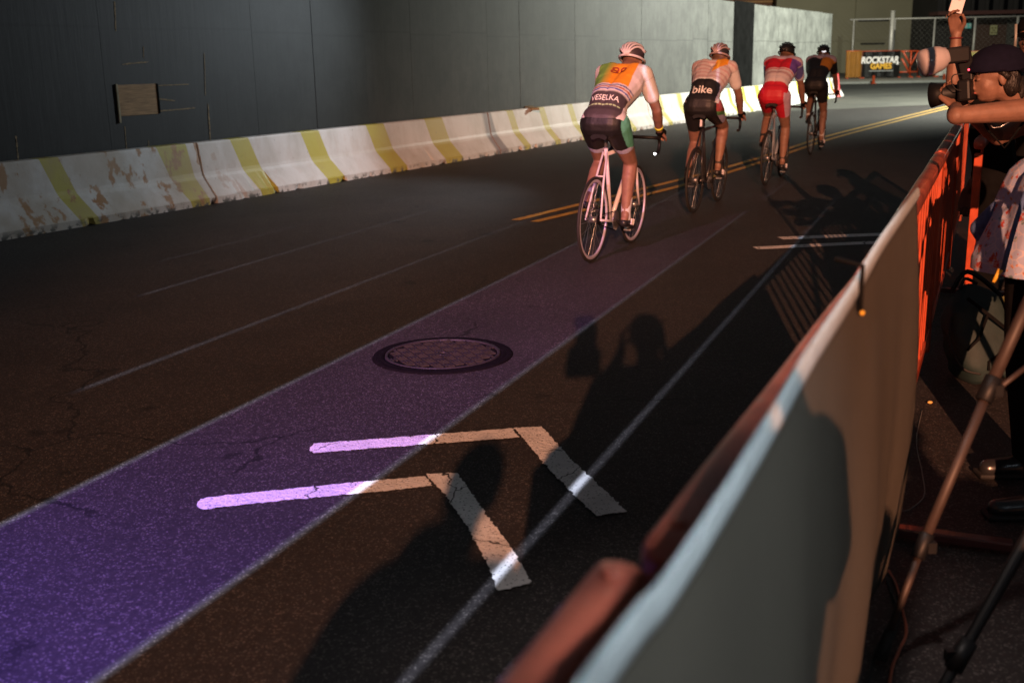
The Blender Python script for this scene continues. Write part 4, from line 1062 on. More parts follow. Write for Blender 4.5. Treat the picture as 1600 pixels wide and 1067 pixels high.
b3_, p3_, L3, J3, hip3, spn3, sn3, HP3 = rider('person', W3, 'third cyclist in a red and white jersey with red shorts and a black helmet',
    'grey racing bicycle under the cyclist in red shorts', R(-60), greyframe, rim_k, j3_, s3_, sockk, shoek, helmet((.015, .015, .017), (.01, .01, .01), 'dark'), lean=R(1.5), lift=.03)
def j4_(t, y, n, c, L):
    if t > .90 and n > 0: return (.40, .34, .44)
    if y < -.04 and t > .5 and not on_sleeve(c, L): return (.50, .20, .02)
    return BLK
W4 = at_z(1266, 242)
b4_, p4_, L4, J4, hip4, spn4, sn4, HP4 = rider('person', W4, 'farthest cyclist in black kit with an orange side panel and black helmet',
    'dark racing bicycle under the farthest cyclist in black', R(-95), blackframe, rim_k, j4_, lambda c, L: BLK, sockw, shoek, helmet((.015, .015, .017), (.01, .01, .01), 'dark'), lean=R(0), lift=.03)
rf = mat('glowing_reflective_patch', (.9, .9, .95), .25, emit=((.9, .95, 1), 1.2))  # emission puts the returned light into the reflectors themselves
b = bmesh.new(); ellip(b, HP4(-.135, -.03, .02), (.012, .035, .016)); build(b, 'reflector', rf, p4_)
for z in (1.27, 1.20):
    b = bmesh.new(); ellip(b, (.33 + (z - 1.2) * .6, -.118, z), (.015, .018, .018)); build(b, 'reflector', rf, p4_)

# ------------------------------------------------------------------ spectators
def person(P, rz, label, J, voxel=.008, skin='skin', clothes=(), face=False, scale=1.0, group='spectators', hair=True):
    """J: joint positions in the local frame (+x forward, +y left)"""
    r = empty('person', (P[0], P[1], 0), rz, label, 'person', group); r.scale = (scale,) * 3
    j = dict(pelvis=V((0, 0, .95)), chest=V((0, 0, 1.28)), neck=V((.0, 0, 1.46)), head=V((.02, 0, 1.62)), hf=V((1, 0, 0)), hu=V((0, 0, 1)),
             sh={1: V((0, .18, 1.40)), -1: V((0, -.18, 1.40))}, el={1: V((-.02, .26, 1.12)), -1: V((-.02, -.26, 1.12))}, wr={1: V((.05, .27, .87)), -1: V((.05, -.27, .87))},
             hd={1: V((.1, 0, -1)), -1: V((.1, 0, -1))}, hn={1: V((0, -1, 0)), -1: V((0, 1, 0))}, curl={1: (.3, .4, .3), -1: (.3, .4, .3)},
             kn={1: V((.02, .11, .50)), -1: V((.02, -.11, .50))}, an={1: V((0, .12, .085)), -1: V((0, -.12, .085))})
    for k, v in J.items():
        if isinstance(v, dict): j[k] = {**j[k], **{a: (V(b) if k != 'curl' else b) for a, b in v.items()}}
        else: j[k] = V(v)
    pe, ch, ne, hd_ = j['pelvis'], j['chest'], j['neck'], j['head']
    yl = (j['sh'][1] - j['sh'][-1]).normalized()
    up = (ch - pe).normalized()
    torso = [('c', pe + V((0, .06, 0)), .115, pe + V((0, -.06, 0)), .115), ('c', pe + V((0, .045, 0)), .11, (pe + ch) / 2 + yl * .045, .098), ('c', pe - V((0, .045, 0)), .11, (pe + ch) / 2 - yl * .045, .098),
             ('c', (pe + ch) / 2 + yl * .045, .098, ch + yl * .07, .105), ('c', (pe + ch) / 2 - yl * .045, .098, ch - yl * .07, .105), ('c', j['sh'][1] - yl * .04, .068, j['sh'][-1] + yl * .04, .068),
             ('c', ch + yl * .07, .105, j['sh'][1] - yl * .06, .07), ('c', ch - yl * .07, .105, j['sh'][-1] + yl * .06, .07)]
    hs, HP, HM = head_shapes(hd_, j['hf'], j['hu'])
    sk = torso + [('c', ne - (ne - ch) * .3, .06, HP(-.01, 0, -.06), .052)] + hs
    arms = {}; legs = {}
    for y in (1, -1):
        S_, E_, W_ = j['sh'][y], j['el'][y], j['wr'][y]
        a = [('c', S_, .060, S_ + (E_ - S_) * .45, .050), ('c', S_ + (E_ - S_) * .4, .051, E_, .038), ('c', E_, .041, E_ + (W_ - E_) * .35, .041), ('c', E_ + (W_ - E_) * .3, .041, W_, .026)]
        sk += a; sk += hand_shapes(W_, j['hd'][y], j['hn'][y], y, j['curl'][y])
        H_ = pe + V((0, .09 * y, -.05)); K_, A_ = j['kn'][y], j['an'][y]
        l = [('c', H_, .098, H_ + (K_ - H_) * .4, .084), ('c', H_ + (K_ - H_) * .35, .085, K_, .056), ('c', K_, .056, K_ + (A_ - K_) * .3 + V((-.01, 0, 0)), .056), ('c', K_ + (A_ - K_) * .28 + V((-.01, 0, 0)), .056, A_, .037), ('c', A_ + V((-.03, 0, -.045)), .036, A_ + V((.13, 0, -.052)), .028)]
        sk += l; arms[y] = (S_, E_, W_, a); legs[y] = (H_, K_, A_, l)
    blob('body', sk, M[skin], r, voxel, 3)
    G_ = lambda s, k: [(q[0], q[1], q[2] + k, q[3], q[4] + k) for q in s]
    return r, j, torso, arms, legs, HP, HM, G_
def dress_top(r, torso, arms, G_, m, sleeve=.6, k=.013, voxel=.008, name='shirt', extra=()):
    s = G_(torso, k)
    for y in (1, -1):
        S_, E_, W_, a = arms[y]
        if sleeve > 0: s += [('c', S_, .072, S_ + (E_ - S_) * min(sleeve, 1), .058)]
        if sleeve > 1: s += [('c', E_, .056, E_ + (W_ - E_) * (sleeve - 1), .042)]
    return blob(name, s + list(extra), m, r, voxel, 3)
def trousers(r, j, legs, G_, m, ln=1., voxel=.009):
    pe = j['pelvis']; s = [('c', pe + V((0, .06, 0)), .125, pe + V((0, -.06, 0)), .125)]
    for y in (1, -1):
        H_, K_, A_, l = legs[y]; s += [('c', H_, .110, K_, .075), ('c', K_, .075, K_ + (A_ - K_) * ln, .062)]
    return blob('trousers', s, m, r, voxel, 3)
def shoes(r, legs, m):
    for y in (1, -1):
        H_, K_, A_, l = legs[y]
        o = blob('shoe', [('c', A_ + V((-.045, 0, -.045)), .040, A_ + V((.02, 0, -.035)), .044), ('c', A_ + V((0, 0, -.042)), .042, A_ + V((.15, 0, -.052)), .034)], m, r, .007, 2)
        bm = bmesh.new(); c = A_ + V((.055, 0, 0)); box(bm, (c.x, c.y, .011), (.275, .085, .02)); build(bm, 'sole', M['rubber'], o, bevel=.008)
def cap_on(r, HP, HM, m, back=False, brim=True, full=1.0, dome=(.118, .098, .105), z=.035):
    b = bmesh.new(); ellip(b, HP(-.014, 0, z), dome, HM, 32, 18)
    bmesh.ops.bisect_plane(b, geom=b.verts[:] + b.edges[:] + b.faces[:], plane_co=HP(0, 0, z - .012), plane_no=-(HM @ V((-.18 * full, 0, 1))), clear_outer=True)
    bmesh.ops.solidify(b, geom=b.faces[:], thickness=.004)
    c = build(b, 'cap', m, r, True)
    b = bmesh.new(); ellip(b, HP(-.014, 0, z + dome[2]), (.008, .008, .005), HM, 12, 6); build(b, 'cap_button', m, c, True)
    if brim:
        b = bmesh.new(); sg_ = -1 if back else 1; rows = []
        for k in range(9):
            t = (k / 8 - .5) * 2.0; row = []
            for q in range(4): rr = .100 + .022 * q * math.cos(t * .8); row.append(b.verts.new(HP(-.014 + sg_ * rr * math.cos(t) * 1.08, rr * math.sin(t) * .86, z - .005 - .010 * q - .012 * math.sin(t) ** 2)))
            rows.append(row)
        for a, c2 in zip(rows, rows[1:]):
            for q in range(3): f = b.faces.new((a[q], a[q + 1], c2[q + 1], c2[q])); f.smooth = True
        bmesh.ops.solidify(b, geom=b.faces[:], thickness=.005); build(b, 'brim', m, c)
    return c
def face_bits(r, HP, HM, closed=False):
    for y in (1, -1):
        b = bmesh.new(); ellip(b, HP(.080, .032 * y, -.002), (.011, .013, .009), HM, 14, 8); e = build(b, 'eyelid' if closed else 'eye', M['skin'] if closed else M['eyewhite'], r, True)
        b = bmesh.new(); ellip(b, HP(.089, .032 * y, -.002), (.004, .006, .006), HM, 12, 6); build(b, 'eyelash' if closed else 'iris', M['eye'], e, True)
        b = bmesh.new(); tube(b, [HP(.090, .016 * y, .020), HP(.088, .034 * y, .025), HP(.076, .052 * y, .020)], [.003, .004, .002], 6); build(b, 'eyebrow', M['hair'], r)
    b = bmesh.new(); tube(b, [HP(.083, .022, -.063), HP(.097, .008, -.061), HP(.097, -.008, -.061), HP(.083, -.022, -.063)], [.002, .0055, .0055, .002], 8); build(b, 'lips', M['lips'], r)

# --- the photographer leaning on the rail, seen from her left rear, looking left
PH = V((2.60, 5.30, 0)); RZ = R(172)
def loc(P, rz, Q): 
    d = V(Q) - V((P[0], P[1], 0)); return Matrix.Rotation(-rz, 3, 'Z') @ d
L_ = lambda px, py, Y: loc(PH, RZ, at_y(px, py, Y))
hdc = L_(1553, 118, 5.22)
J = dict(pelvis=(-.38, 0, .93), chest=(-.27, -.02, 1.16), neck=L_(1604, 158, 5.25), head=hdc, hf=(1, .05, -.20), hu=(.16, 0, 1),
         sh={1: L_(1652, 168, 5.00), -1: L_(1640, 176, 5.42)}, el={1: L_(1494, 181, 4.98), -1: L_(1560, 215, 5.55)}, wr={1: L_(1494, 168, 5.22), -1: L_(1508, 172, 5.36)},
         hd={1: L_(1474, 148, 5.30) - L_(1494, 168, 5.22), -1: L_(1492, 150, 5.36) - L_(1508, 172, 5.36)}, hn={1: (.2, -.3, 1), -1: (.3, .6, .6)}, curl={1: (.55, .7, .5), -1: (.6, .7, .5)},
         kn={1: (-.28, .12, .50), -1: (-.30, -.12, .50)}, an={1: (-.42, .14, .085), -1: (-.30, -.13, .085)})
r, j, torso, arms, legs, HP, HM, G_ = person(PH, RZ, 'photographer in a navy cap leaning bare armed on the red rail, aiming a camera', J, voxel=.0055)
bl_ = dress_top(r, torso[:5], arms, G_, M['greycloth'], sleeve=0, name='tank_top', voxel=.007)
trousers(r, j, legs, G_, M['blackcloth']); shoes(r, legs, shoek)
cap_on(r, HP, HM, M['navy'], back=True, brim=True, full=.9, dome=(.136, .104, .106), z=.030)
face_bits(r, HP, HM, True)
hr_ = [('e', HP(-.062, 0, -.010), (.062, .072, .075), HM), ('e', HP(-.055, .045, -.045), (.04, .034, .065), HM), ('e', HP(-.055, -.045, -.045), (.04, .034, .065), HM), ('c', HP(-.08, 0, -.03), .05, HP(-.10, 0, -.11), .035), ('c', HP(.01, .070, .035), .016, HP(.075, .045, .045), .012), ('c', HP(.01, -.070, .035), .016, HP(.075, -.045, .045), .012), ('c', HP(.0, .075, .03), .016, HP(-.03, .075, -.01), .018)]
blob('hair', hr_, M['hair'], r, .005, 2)
b = bmesh.new(); pts_ = [L_(1548, 196, 5.0), L_(1552, 200, 5.0), L_(1562, 199, 4.98), L_(1575, 192, 4.98), L_(1590, 184, 5.0), L_(1602, 180, 5.0)]
tube(b, pts_, .0028, 6); build(b, 'necklace', M['steel'], r)

# camera with flash, in world space then held as its own thing
cw = at_y(1512, 141, 5.24); camd = V((-.80, .62, -.12)).normalized()
cx = camd; cy = V((0, 0, 1)).cross(cx).normalized(); cz = cx.cross(cy)
ce = empty('camera', cw, 0, 'black camera with a big lens and raised flash in the hands of the photographer', 'camera')
CM = rotm(cx, cy, cz); cp_ = lambda x, y, z: CM @ V((x, y, z))
b = bmesh.new(); box(b, cp_(0, 0, 0), (.060, .140, .098), rot=CM); build(b, 'camera_body', M['black'], ce, bevel=.012)
b = bmesh.new(); box(b, cp_(.0, .0, .060), (.062, .055, .040), rot=CM); build(b, 'viewfinder', M['black'], ce, bevel=.008)
b = bmesh.new(); tube(b, [cp_(.02, 0, -.005), cp_(.06, 0, -.005), cp_(.062, 0, -.005), cp_(.095, 0, -.005), cp_(.097, 0, -.005), cp_(.112, 0, -.005)], [.036, .036, .040, .040, .043, .043], 28); ln = build(b, 'lens', M['black'], ce)
b = bmesh.new(); tube(b, [cp_(.108, 0, -.005), cp_(.125, 0, -.005), cp_(.165, 0, -.005), cp_(.163, 0, -.005), cp_(.125, 0, -.005)], [.047, .050, .060, .057, .046], 28, False); build(b, 'lens_hood', M['black'], ln)
b = bmesh.new(); tube(b, [cp_(.118, 0, -.005), cp_(.120, 0, -.005)], .040, 24); build(b, 'front_glass', mat('lens_glass', (.01, .01, .02), .05, coat=1.), ln)
# flash: upright body and swivelled head
fo_ = at_y(1512, 121, 5.24); ft_ = at_y(1502, 80, 5.22); 
fl_ = empty('flash', fo_, 0, 'black flash unit tilted over the lens with a milky white diffuser dome', 'flash')
d = ft_ - fo_; x, y = frame(d); FM = rotm(x, y, d.normalized())
b = bmesh.new(); box(b, d * .48, (.052, .07, d.length * 1.02), rot=FM); build(b, 'flash_body', M['black'], fl_, bevel=.008)
h0 = at_y(1513, 84, 5.20) - fo_; h1 = at_y(1474, 89, 5.20) - fo_; dh = (h1 - h0).normalized(); x, y = frame(dh); FM = rotm(x, y, dh)
b = bmesh.new(); box(b, (h0 + h1) / 2, (.060, .072, (h1 - h0).length), rot=FM); build(b, 'flash_head', M['black'], fl_, bevel=.010)
dn = (dh + V((0, 0, -.22))).normalized(); hh = h1 - dh * .006
b = bmesh.new(); tube(b, [hh - dn * .010, hh, hh + dn * .012, hh + dn * .03, hh + dn * .05, hh + dn * .085, hh + dn * .104, hh + dn * .114, hh + dn * .118], [.040, .042, .052, .058, .060, .064, .060, .046, .012], 28); build(b, 'diffuser_dome', M['plastic_white'], fl_)
b = bmesh.new(); q = at_y(1514, 109.5, 5.205) - fo_; ellip(b, q, (.005, .005, .005)); build(b, 'ready_light', M['led'], fl_)
cb_ = [at_y(*q, 5.18) - fo_ for q in ((1507, 116), (1492, 117), (1487, 123), (1488, 132), (1494, 140), (1502, 142))]
b = bmesh.new(); tube(b, crv(cb_, 5), .0028, 6); build(b, 'sync_cord', M['rubber'], fl_)
b = bmesh.new(); q = at_y(1497, 190, 5.0); tube(b, [at_y(1520, 160, 5.28), at_y(1545, 205, 5.18), at_y(1570, 232, 5.2), at_y(1600, 190, 5.1)], .006, 6)
bo = build(b, 'neck_strap', M['blackcloth'], None); bo.parent = ce; bo.matrix_parent_inverse = Matrix.Translation(ce.location).inverted()

# --- raised arm: person standing behind the photographer
P4 = V((2.84, 6.45, 0)); RZ4 = R(150); L4_ = lambda px, py, Y: loc(P4, RZ4, at_y(px, py, Y))
hdd = L4_(1549, 106, 6.40)
J = dict(head=hdd, neck=hdd + V((-.02, 0, -.16)), chest=hdd + V((-.03, 0, -.36)), pelvis=(0, 0, .86), sh={1: hdd + V((-.02, .18, -.22)), -1: hdd + V((-.02, -.18, -.22))},
         el={1: L4_(1490, 127, 6.2), -1: hdd + V((-.02, -.25, -.50))}, wr={1: L4_(1494, 54, 6.2), -1: hdd + V((.1, -.2, -.72))}, hd={1: L4_(1492, 20, 6.2) - L4_(1494, 54, 6.2)}, hn={1: (.2, .75, .1)}, curl={1: (.45, .8, .6)},
         kn={1: (.02, .11, .47), -1: (.02, -.11, .47)})
r, j, torso, arms, legs, HP, HM, G_ = person(P4, RZ4, 'spectator hidden behind the photographer, one bare arm raised with a phone', J, voxel=.006)
dress_top(r, torso, arms, G_, M['blackcloth'], sleeve=.35); trousers(r, j, legs, G_, M['blackcloth']); shoes(r, legs, shoek)
hr_ = [('e', HP(-.03, 0, .035), (.105, .088, .095), HM), ('e', HP(-.055, 0, -.03), (.06, .075, .09), HM)]; blob('hair', hr_, M['hair'], r, .007, 2)
face_bits(r, HP, HM)
q = L4_(1493.5, 61, 6.2); dv = (L4_(1494, 54, 6.2) - q).normalized(); b = bmesh.new(); tube(b, [q, q + dv * .008], .034, 16); build(b, 'bracelet', mat('dark_red_cord', (.12, .02, .02), .7), r)
pc = at_y(1497, 3, 6.17); b = bmesh.new(); PM = Matrix.Rotation(R(-8), 3, 'Z') @ Matrix.Rotation(R(14), 3, 'Y') @ Matrix.Rotation(R(-6), 3, 'X')
phn = empty('phone', pc, 0, 'white phone held up in the raised hand at the top edge', 'phone')
box(b, (0, 0, 0), (.070, .010, .118), rot=PM); build(b, 'phone_body', M['phone'], phn, bevel=.003)
b = bmesh.new(); cc = V((.0, -.0065, .018)); rr_ = []
for k in range(17): t = 2 * math.pi * k / 16; rr_.append(PM @ (cc + V((.013 * math.cos(t), 0, .010 * math.sin(t)))))
tube(b, rr_, .0022, 5, False); build(b, 'round_emblem', M['black'], phn)

# --- person at the right edge with headphones and red lips
P3 = V((3.43, 7.15, 0)); RZ3 = R(188); hdd = loc(P3, RZ3, at_y(1613, 57, 7.1))
J = dict(head=hdd, neck=hdd + V((-.02, 0, -.16)), chest=hdd + V((-.03, 0, -.38)), sh={1: hdd + V((-.02, .19, -.23)), -1: hdd + V((-.02, -.19, -.23))}, hf=(1, .75, -.05), hu=(0, 0, 1),
         el={1: hdd + V((-.0, .26, -.52)), -1: hdd + V((-.02, -.26, -.52))}, wr={1: hdd + V((.15, .2, -.74)), -1: hdd + V((.1, -.2, -.74))})
r, j, torso, arms, legs, HP, HM, G_ = person(P3, RZ3, 'spectator in black with dark cap and red lips at the right edge', J, voxel=.007)
dress_top(r, torso, arms, G_, M['blackcloth'], sleeve=1.9); trousers(r, j, legs, G_, M['blackcloth']); shoes(r, legs, shoek)
cap_on(r, HP, HM, M['blackcloth']); face_bits(r, HP, HM)
blob('hair', [('e', HP(-.045, 0, .01), (.085, .088, .085), HM), ('c', HP(-.05, .055, -.02), .035, HP(-.03, .07, -.14), .022), ('c', HP(-.05, -.055, -.02), .035, HP(-.03, -.07, -.14), .022)], M['hair'], r, .007, 2)
b = bmesh.new(); tube(b, [at_y(1587.5, 38, 7.0), at_y(1587, 60, 7.0), at_y(1585.5, 76, 7.0)], .009, 8)
tag(build(b, 'pole', M['galv']), 'short pale upright bar beside the face at the right edge', 'pole')

# --- person in the floral tunic
floral = bpy.data.materials.new('floral_cotton'); floral.use_nodes = True; nt = floral.node_tree; g = G(nt); bs_ = nt.nodes['Principled BSDF']
tc = g.n('ShaderNodeTexCoord'); P = tc.outputs['Object']
def flw(scale, thr, seed, colr, base, petal):
    mp = g.n('ShaderNodeMapping'); mp.inputs['Location'].default_value = (seed, seed * 2, seed); g.l(P, mp.inputs[0])
    nz = g.n('ShaderNodeTexNoise'); nz.inputs['Scale'].default_value = petal; nz.inputs['Detail'].default_value = 2; g.l(mp.outputs[0], nz.inputs[0])
    v = g.n('ShaderNodeTexVoronoi'); v.inputs['Scale'].default_value = scale; g.l(mp.outputs[0], v.inputs[0])
    d = g.m('ADD', v.outputs['Distance'], g.m('MULTIPLY', g.m('SUBTRACT', nz.outputs[0], .5), .9))
    sp = g.n('ShaderNodeSeparateColor'); g.l(v.outputs['Color'], sp.inputs[0])
    mk = g.m('MULTIPLY', g.smooth(d, thr, thr - .06), g.m('GREATER_THAN', sp.outputs[0], .22))
    mx = g.n('ShaderNodeMix', data_type='RGBA'); g.l(mk, mx.inputs[0]); g.l(base, mx.inputs[6]); mx.inputs[7].default_value = colr; return mx.outputs[2]
rgb = g.n('ShaderNodeRGB'); rgb.outputs[0].default_value = (.33, .36, .50, 1); c = rgb.outputs[0]
c = flw(22, .22, 4., (.12, .18, .20, 1), c, 60); c = flw(17, .30, 1., (.36, .05, .035, 1), c, 70); c = flw(34, .20, 7., (.42, .16, .07, 1), c, 80)
vv = g.n('ShaderNodeTexVoronoi', feature='DISTANCE_TO_EDGE'); vv.inputs['Scale'].default_value = 26; g.l(P, vv.inputs[0])
mx = g.n('ShaderNodeMix', data_type='RGBA'); g.l(g.m('MULTIPLY', g.smooth(vv.outputs[0], .05, .02), .5), mx.inputs[0]); g.l(c, mx.inputs[6]); mx.inputs[7].default_value = (.62, .50, .48, 1)
g.l(mx.outputs[2], bs_.inputs['Base Color']); bs_.inputs['Roughness'].default_value = .85
nn = g.n('ShaderNodeTexNoise'); nn.inputs['Scale'].default_value = 9; g.l(P, nn.inputs[0]); bp = g.n('ShaderNodeBump'); bp.inputs['Strength'].default_value = .5; bp.inputs['Distance'].default_value = .02; g.l(nn.outputs[0], bp.inputs['Height']); g.l(bp.outputs[0], bs_.inputs['Normal'])
P2 = V((1.985, 4.02, 0)); RZ2 = R(178); L2_ = lambda px, py, Y: loc(P2, RZ2, at_y(px, py, Y))
J = dict(pelvis=(.0, 0, .86), chest=(-.05, 0, 1.10), neck=(-.14, 0, 1.20), head=(-.26, 0, 1.29), hf=(.3, .2, -1), hu=(-1, 0, .3), sh={1: (-.06, .17, 1.20), -1: (-.06, -.17, 1.20)}, el={1: (.00, .26, .98), -1: (.05, -.25, .98)}, wr={1: (.16, .20, 1.02), -1: (.20, -.18, 1.05)}, hd={1: (1, -.3, .2), -1: (1, .3, .2)}, hn={1: (0, -1, 0), -1: (0, 1, 0)},
         an={1: loc(P2, RZ2, (1.80, 3.50, .085)), -1: loc(P2, RZ2, (1.93, 3.88, .085))}, kn={1: (.09, .30, .46), -1: (.06, .04, .46)})
J['el'] = {1: (-.16, .22, .96), -1: (-.12, -.25, .96)}; J['wr'] = {1: (-.10, .12, .80), -1: (-.02, -.16, .80)}; J['hd'] = {1: (.1, 0, -1), -1: (.1, 0, -1)}
r, j, torso, arms, legs, HP, HM, G_ = person(P2, RZ2, 'person in blue and red floral tunic and black trousers', J, voxel=.007)
ex = [('c', V((.02, .07, 1.05)), .13, V((.06, .09, .80)), .165), ('c', V((.02, -.07, 1.05)), .13, V((.06, -.09, .80)), .165), ('c', V((.10, .0, .88)), .13, V((.12, .0, .78)), .15), ('c', V((-.06, .10, .95)), .12, V((-.08, .12, .78)), .16), ('c', V((-.06, -.10, .95)), .12, V((-.08, -.12, .78)), .16)]
s = G_(torso, .016) + [('c', arms[y][0], .074, arms[y][0] + (arms[y][1] - arms[y][0]) * .5, .066) for y in (1, -1)] + ex
blob('floral_tunic', s, floral, r, .007, 4, cut=[((0, 0, .765), (0, 0, -1))])
trousers(r, j, legs, G_, M['blackcloth']); shoes(r, legs, shoek)
blob('hair', [('e', HP(-.03, 0, .035), (.105, .088, .095), HM), ('e', HP(-.055, 0, -.03), (.06, .075, .09), HM)], M['hair'], r, .007, 2); face_bits(r, HP, HM)
# denim jacket tied at the waist
blob('denim_jacket', [('c', V((.15, -.10, .98)), .030, V((.205, -.12, .90)), .036), ('c', V((.205, -.12, .90)), .036, V((.18, -.12, .84)), .022)], M['denim'], r, .006, 3)
b = bmesh.new(); tube(b, crv([at_y(1603, 300, 3.80) - P2, at_y(1588, 345, 3.76) - P2, at_y(1574, 395, 3.75) - P2, at_y(1567, 424, 3.77) - P2], 5), .009, 8)
for v in b.verts: v.co = Matrix.Rotation(-RZ2, 3, 'Z') @ v.co
build(b, 'shoulder_strap', M['denim'], r)
b = bmesh.new(); q0 = at_y(1563, 421, 3.75); q1 = at_y(1552, 441, 3.75); tube(b, [q0, q1], [.010, .006], 6); tag(build(b, 'strap_end', M['letter_yellow']), 'yellow strap end hanging below the floral tunic', 'strap')

# --- spectators and a photographer standing behind the camera position (their shadows fall on the road)
def bystander(P, h, label, rz=R(90), arms_up=False):
    J = {}
    if arms_up: J = dict(el={1: (.10, .24, 1.22), -1: (.10, -.24, 1.22)}, wr={1: (.20, .10, 1.50), -1: (.20, -.10, 1.50)}, hd={1: (.5, -.1, .8), -1: (.5, .1, .8)})
    r, j, torso, arms, legs, HP, HM, G_ = person(P, rz, label, J, voxel=.012, scale=h / 1.73)
    dress_top(r, torso, arms, G_, M['blackcloth'], sleeve=1.7, voxel=.012, k=.03); trousers(r, j, legs, G_, M['denim'], voxel=.012); shoes(r, legs, shoek)
    blob('hair', [('e', HP(-.03, 0, .035), (.105, .088, .095), HM)], M['hair'], r, .01, 2); face_bits(r, HP, HM)
    return r
bystander((.06, -.44), 1.80, 'photographer in black standing right behind the viewpoint', arms_up=True)
bystander((-.74, -2.40), 1.80, 'spectator in black well behind the viewpoint on the left')
bystander((.80, -1.75), 1.76, 'spectator in black behind the viewpoint on the right')
bystander((1.72, -1.25), 1.68, 'spectator in black farthest right behind the viewpoint')
bystander((-.86, -2.95), 1.76, 'spectator in black farthest back behind the viewpoint')
bystander((-.12, -1.2), 1.52, 'short spectator in black between the two behind the viewpoint')
bystander((.40, -1.9), 1.60, 'spectator in black over the shoulder of the photographer behind the viewpoint')
hc_ = empty('camera', (-.24, -.46, 1.58), R(100), 'black camera with a flash held by the photographer behind the viewpoint', 'camera')
b = bmesh.new(); box(b, (0, 0, 0), (.08, .15, .12)); build(b, 'camera_body', M['black'], hc_, bevel=.01)
b = bmesh.new(); tube(b, [(.04, 0, 0), (.16, 0, 0)], .042, 20); build(b, 'lens', M['black'], hc_)
b = bmesh.new(); box(b, (0, 0, .12), (.07, .09, .12)); box(b, (.05, 0, .18), (.14, .08, .06)); build(b, 'flash_unit', M['black'], hc_)

# ------------------------------------------------------------------ light stand (tripod) on the right
ts = empty('light_stand', (1.55, 2.9, 0), 0, 'bronze and black tripod light stand with its legs spread on the asphalt', 'tripod')
T0 = V((1.55, 2.9, 0))
def tk(px, py, Y): return at_y(px, py, Y) - T0
f1 = at_z(1374, 1038) - T0; f1.z = .015
m1 = tk(1441, 852, 2.66); m2 = tk(1545, 608, 2.79); m3 = tk(1640, 398, 2.90)
L = bmesh.new(); tube(L, [m2, m3], .0165, 14); a = build(L, 'upper_leg', M['dark_metal'], ts)
L = bmesh.new(); tube(L, [m1, m2], .0135, 14); build(L, 'middle_leg', M['dark_metal'], ts)
L = bmesh.new(); tube(L, [f1 + (m1 - f1) * .25, m1], .0105, 12); build(L, 'lower_leg', M['dark_metal'], ts)
for p, q, rr in ((m1, m2, .019), (m2, m3, .023)):
    dd = (q - p).normalized(); L = bmesh.new(); tube(L, [p - dd * .035, p - dd * .033, p + dd * .033, p + dd * .035], [rr * .9, rr, rr, rr * .9], 14); box(L, p + V((.02, -.01, 0)), (.022, .02, .03)); build(L, 'clamp', M['black'], ts)
L = bmesh.new(); tube(L, [f1, f1 + (m1 - f1) * .26], [.019, .014], 12); build(L, 'rubber_foot', M['rubber'], ts)
n1 = tk(1478, 1064, 2.32); n2 = tk(1604, 842, 2.46); n0 = n1 + (n1 - n2) * 1.0; n3 = n2 + (n2 - n1) * 1.3
k0 = (n0.z) / (n0.z - n2.z) if n0.z != n2.z else 0; n0 = n0 + (n2 - n0) * k0 if n0.z < 0 else n0
L = bmesh.new(); tube(L, [n0, n1, n2, n3], [.010, .013, .016, .017], 12); build(L, 'leg', M['black'], ts)
L = bmesh.new(); pp_ = n1 + (n2 - n1) * .18; dd = (n2 - n1).normalized(); tube(L, [pp_ - dd * .04, pp_ + dd * .04], .022, 12); box(L, pp_ + V((-.022, 0, .0)), (.03, .02, .03)); build(L, 'clamp', M['black'], ts)
L = bmesh.new(); tube(L, [tk(1560, 607, 2.79), tk(1606, 571, 2.83)], .0075, 10); build(L, 'brace', M['dark_metal'], ts)
L = bmesh.new(); apex = m3 + (m3 - m2) * 1.1; tube(L, [apex - V((0, 0, .5)), apex + V((0, 0, .9))], .016, 12); tube(L, [m3, apex], .0165, 12); tube(L, [n3, apex], .0165, 12); tube(L, [V((.75, .55, .01)), apex], .0165, 12); build(L, 'centre_column', M['black'], ts)

# ------------------------------------------------------------------ backpack
bp0 = V((2.33, 5.15, 0))
bk_ = empty('backpack', bp0, R(8), 'dark teal and olive backpack with black straps lying against the barricade foot', 'backpack')
bk_.rotation_euler = (R(-10), R(-14), R(8))
def squish(n, m, f):
    b = bmesh.new(); rg = []
    for i in range(m + 1):
        t = i / m; rg.append([b.verts.new(f(2 * math.pi * k / n, t)) for k in range(n)])
    for a, c in zip(rg, rg[1:]):
        for k in range(n): q = b.faces.new((a[k], a[(k + 1) % n], c[(k + 1) % n], c[k])); q.smooth = True
    b.faces.new(rg[0][::-1]); b.faces.new(rg[-1]); return b
def bpf(a, t):
    w_ = .17 * (1 - .35 * t ** 3) * (.75 + .25 * min(1, t * 6)); d_ = .11 * (1 - .3 * t ** 2)
    c, s_ = math.cos(a), math.sin(a); e = .6
    x = math.copysign(abs(c) ** e, c) * w_; y = math.copysign(abs(s_) ** e, s_) * d_ * (1 if s_ > 0 else 1.15 + .12 * math.sin(t * 7))
    k = math.sin(min(1, (1 - t) * 3.2 + .12) * math.pi / 2)
    return V((x * k + .006 * math.sin(t * 23 + a * 3), y * k, .02 + .46 * t))
teal = mat('teal_pack_nylon', (.008, .022, .022), .7, var=.2, vs=12, bump=.5, bs=14); olive = mat('olive_pack_nylon', (.075, .075, .02), .7, var=.2, vs=12, bump=.4, bs=20)
build(squish(40, 24, bpf), 'main_pocket', teal, bk_)
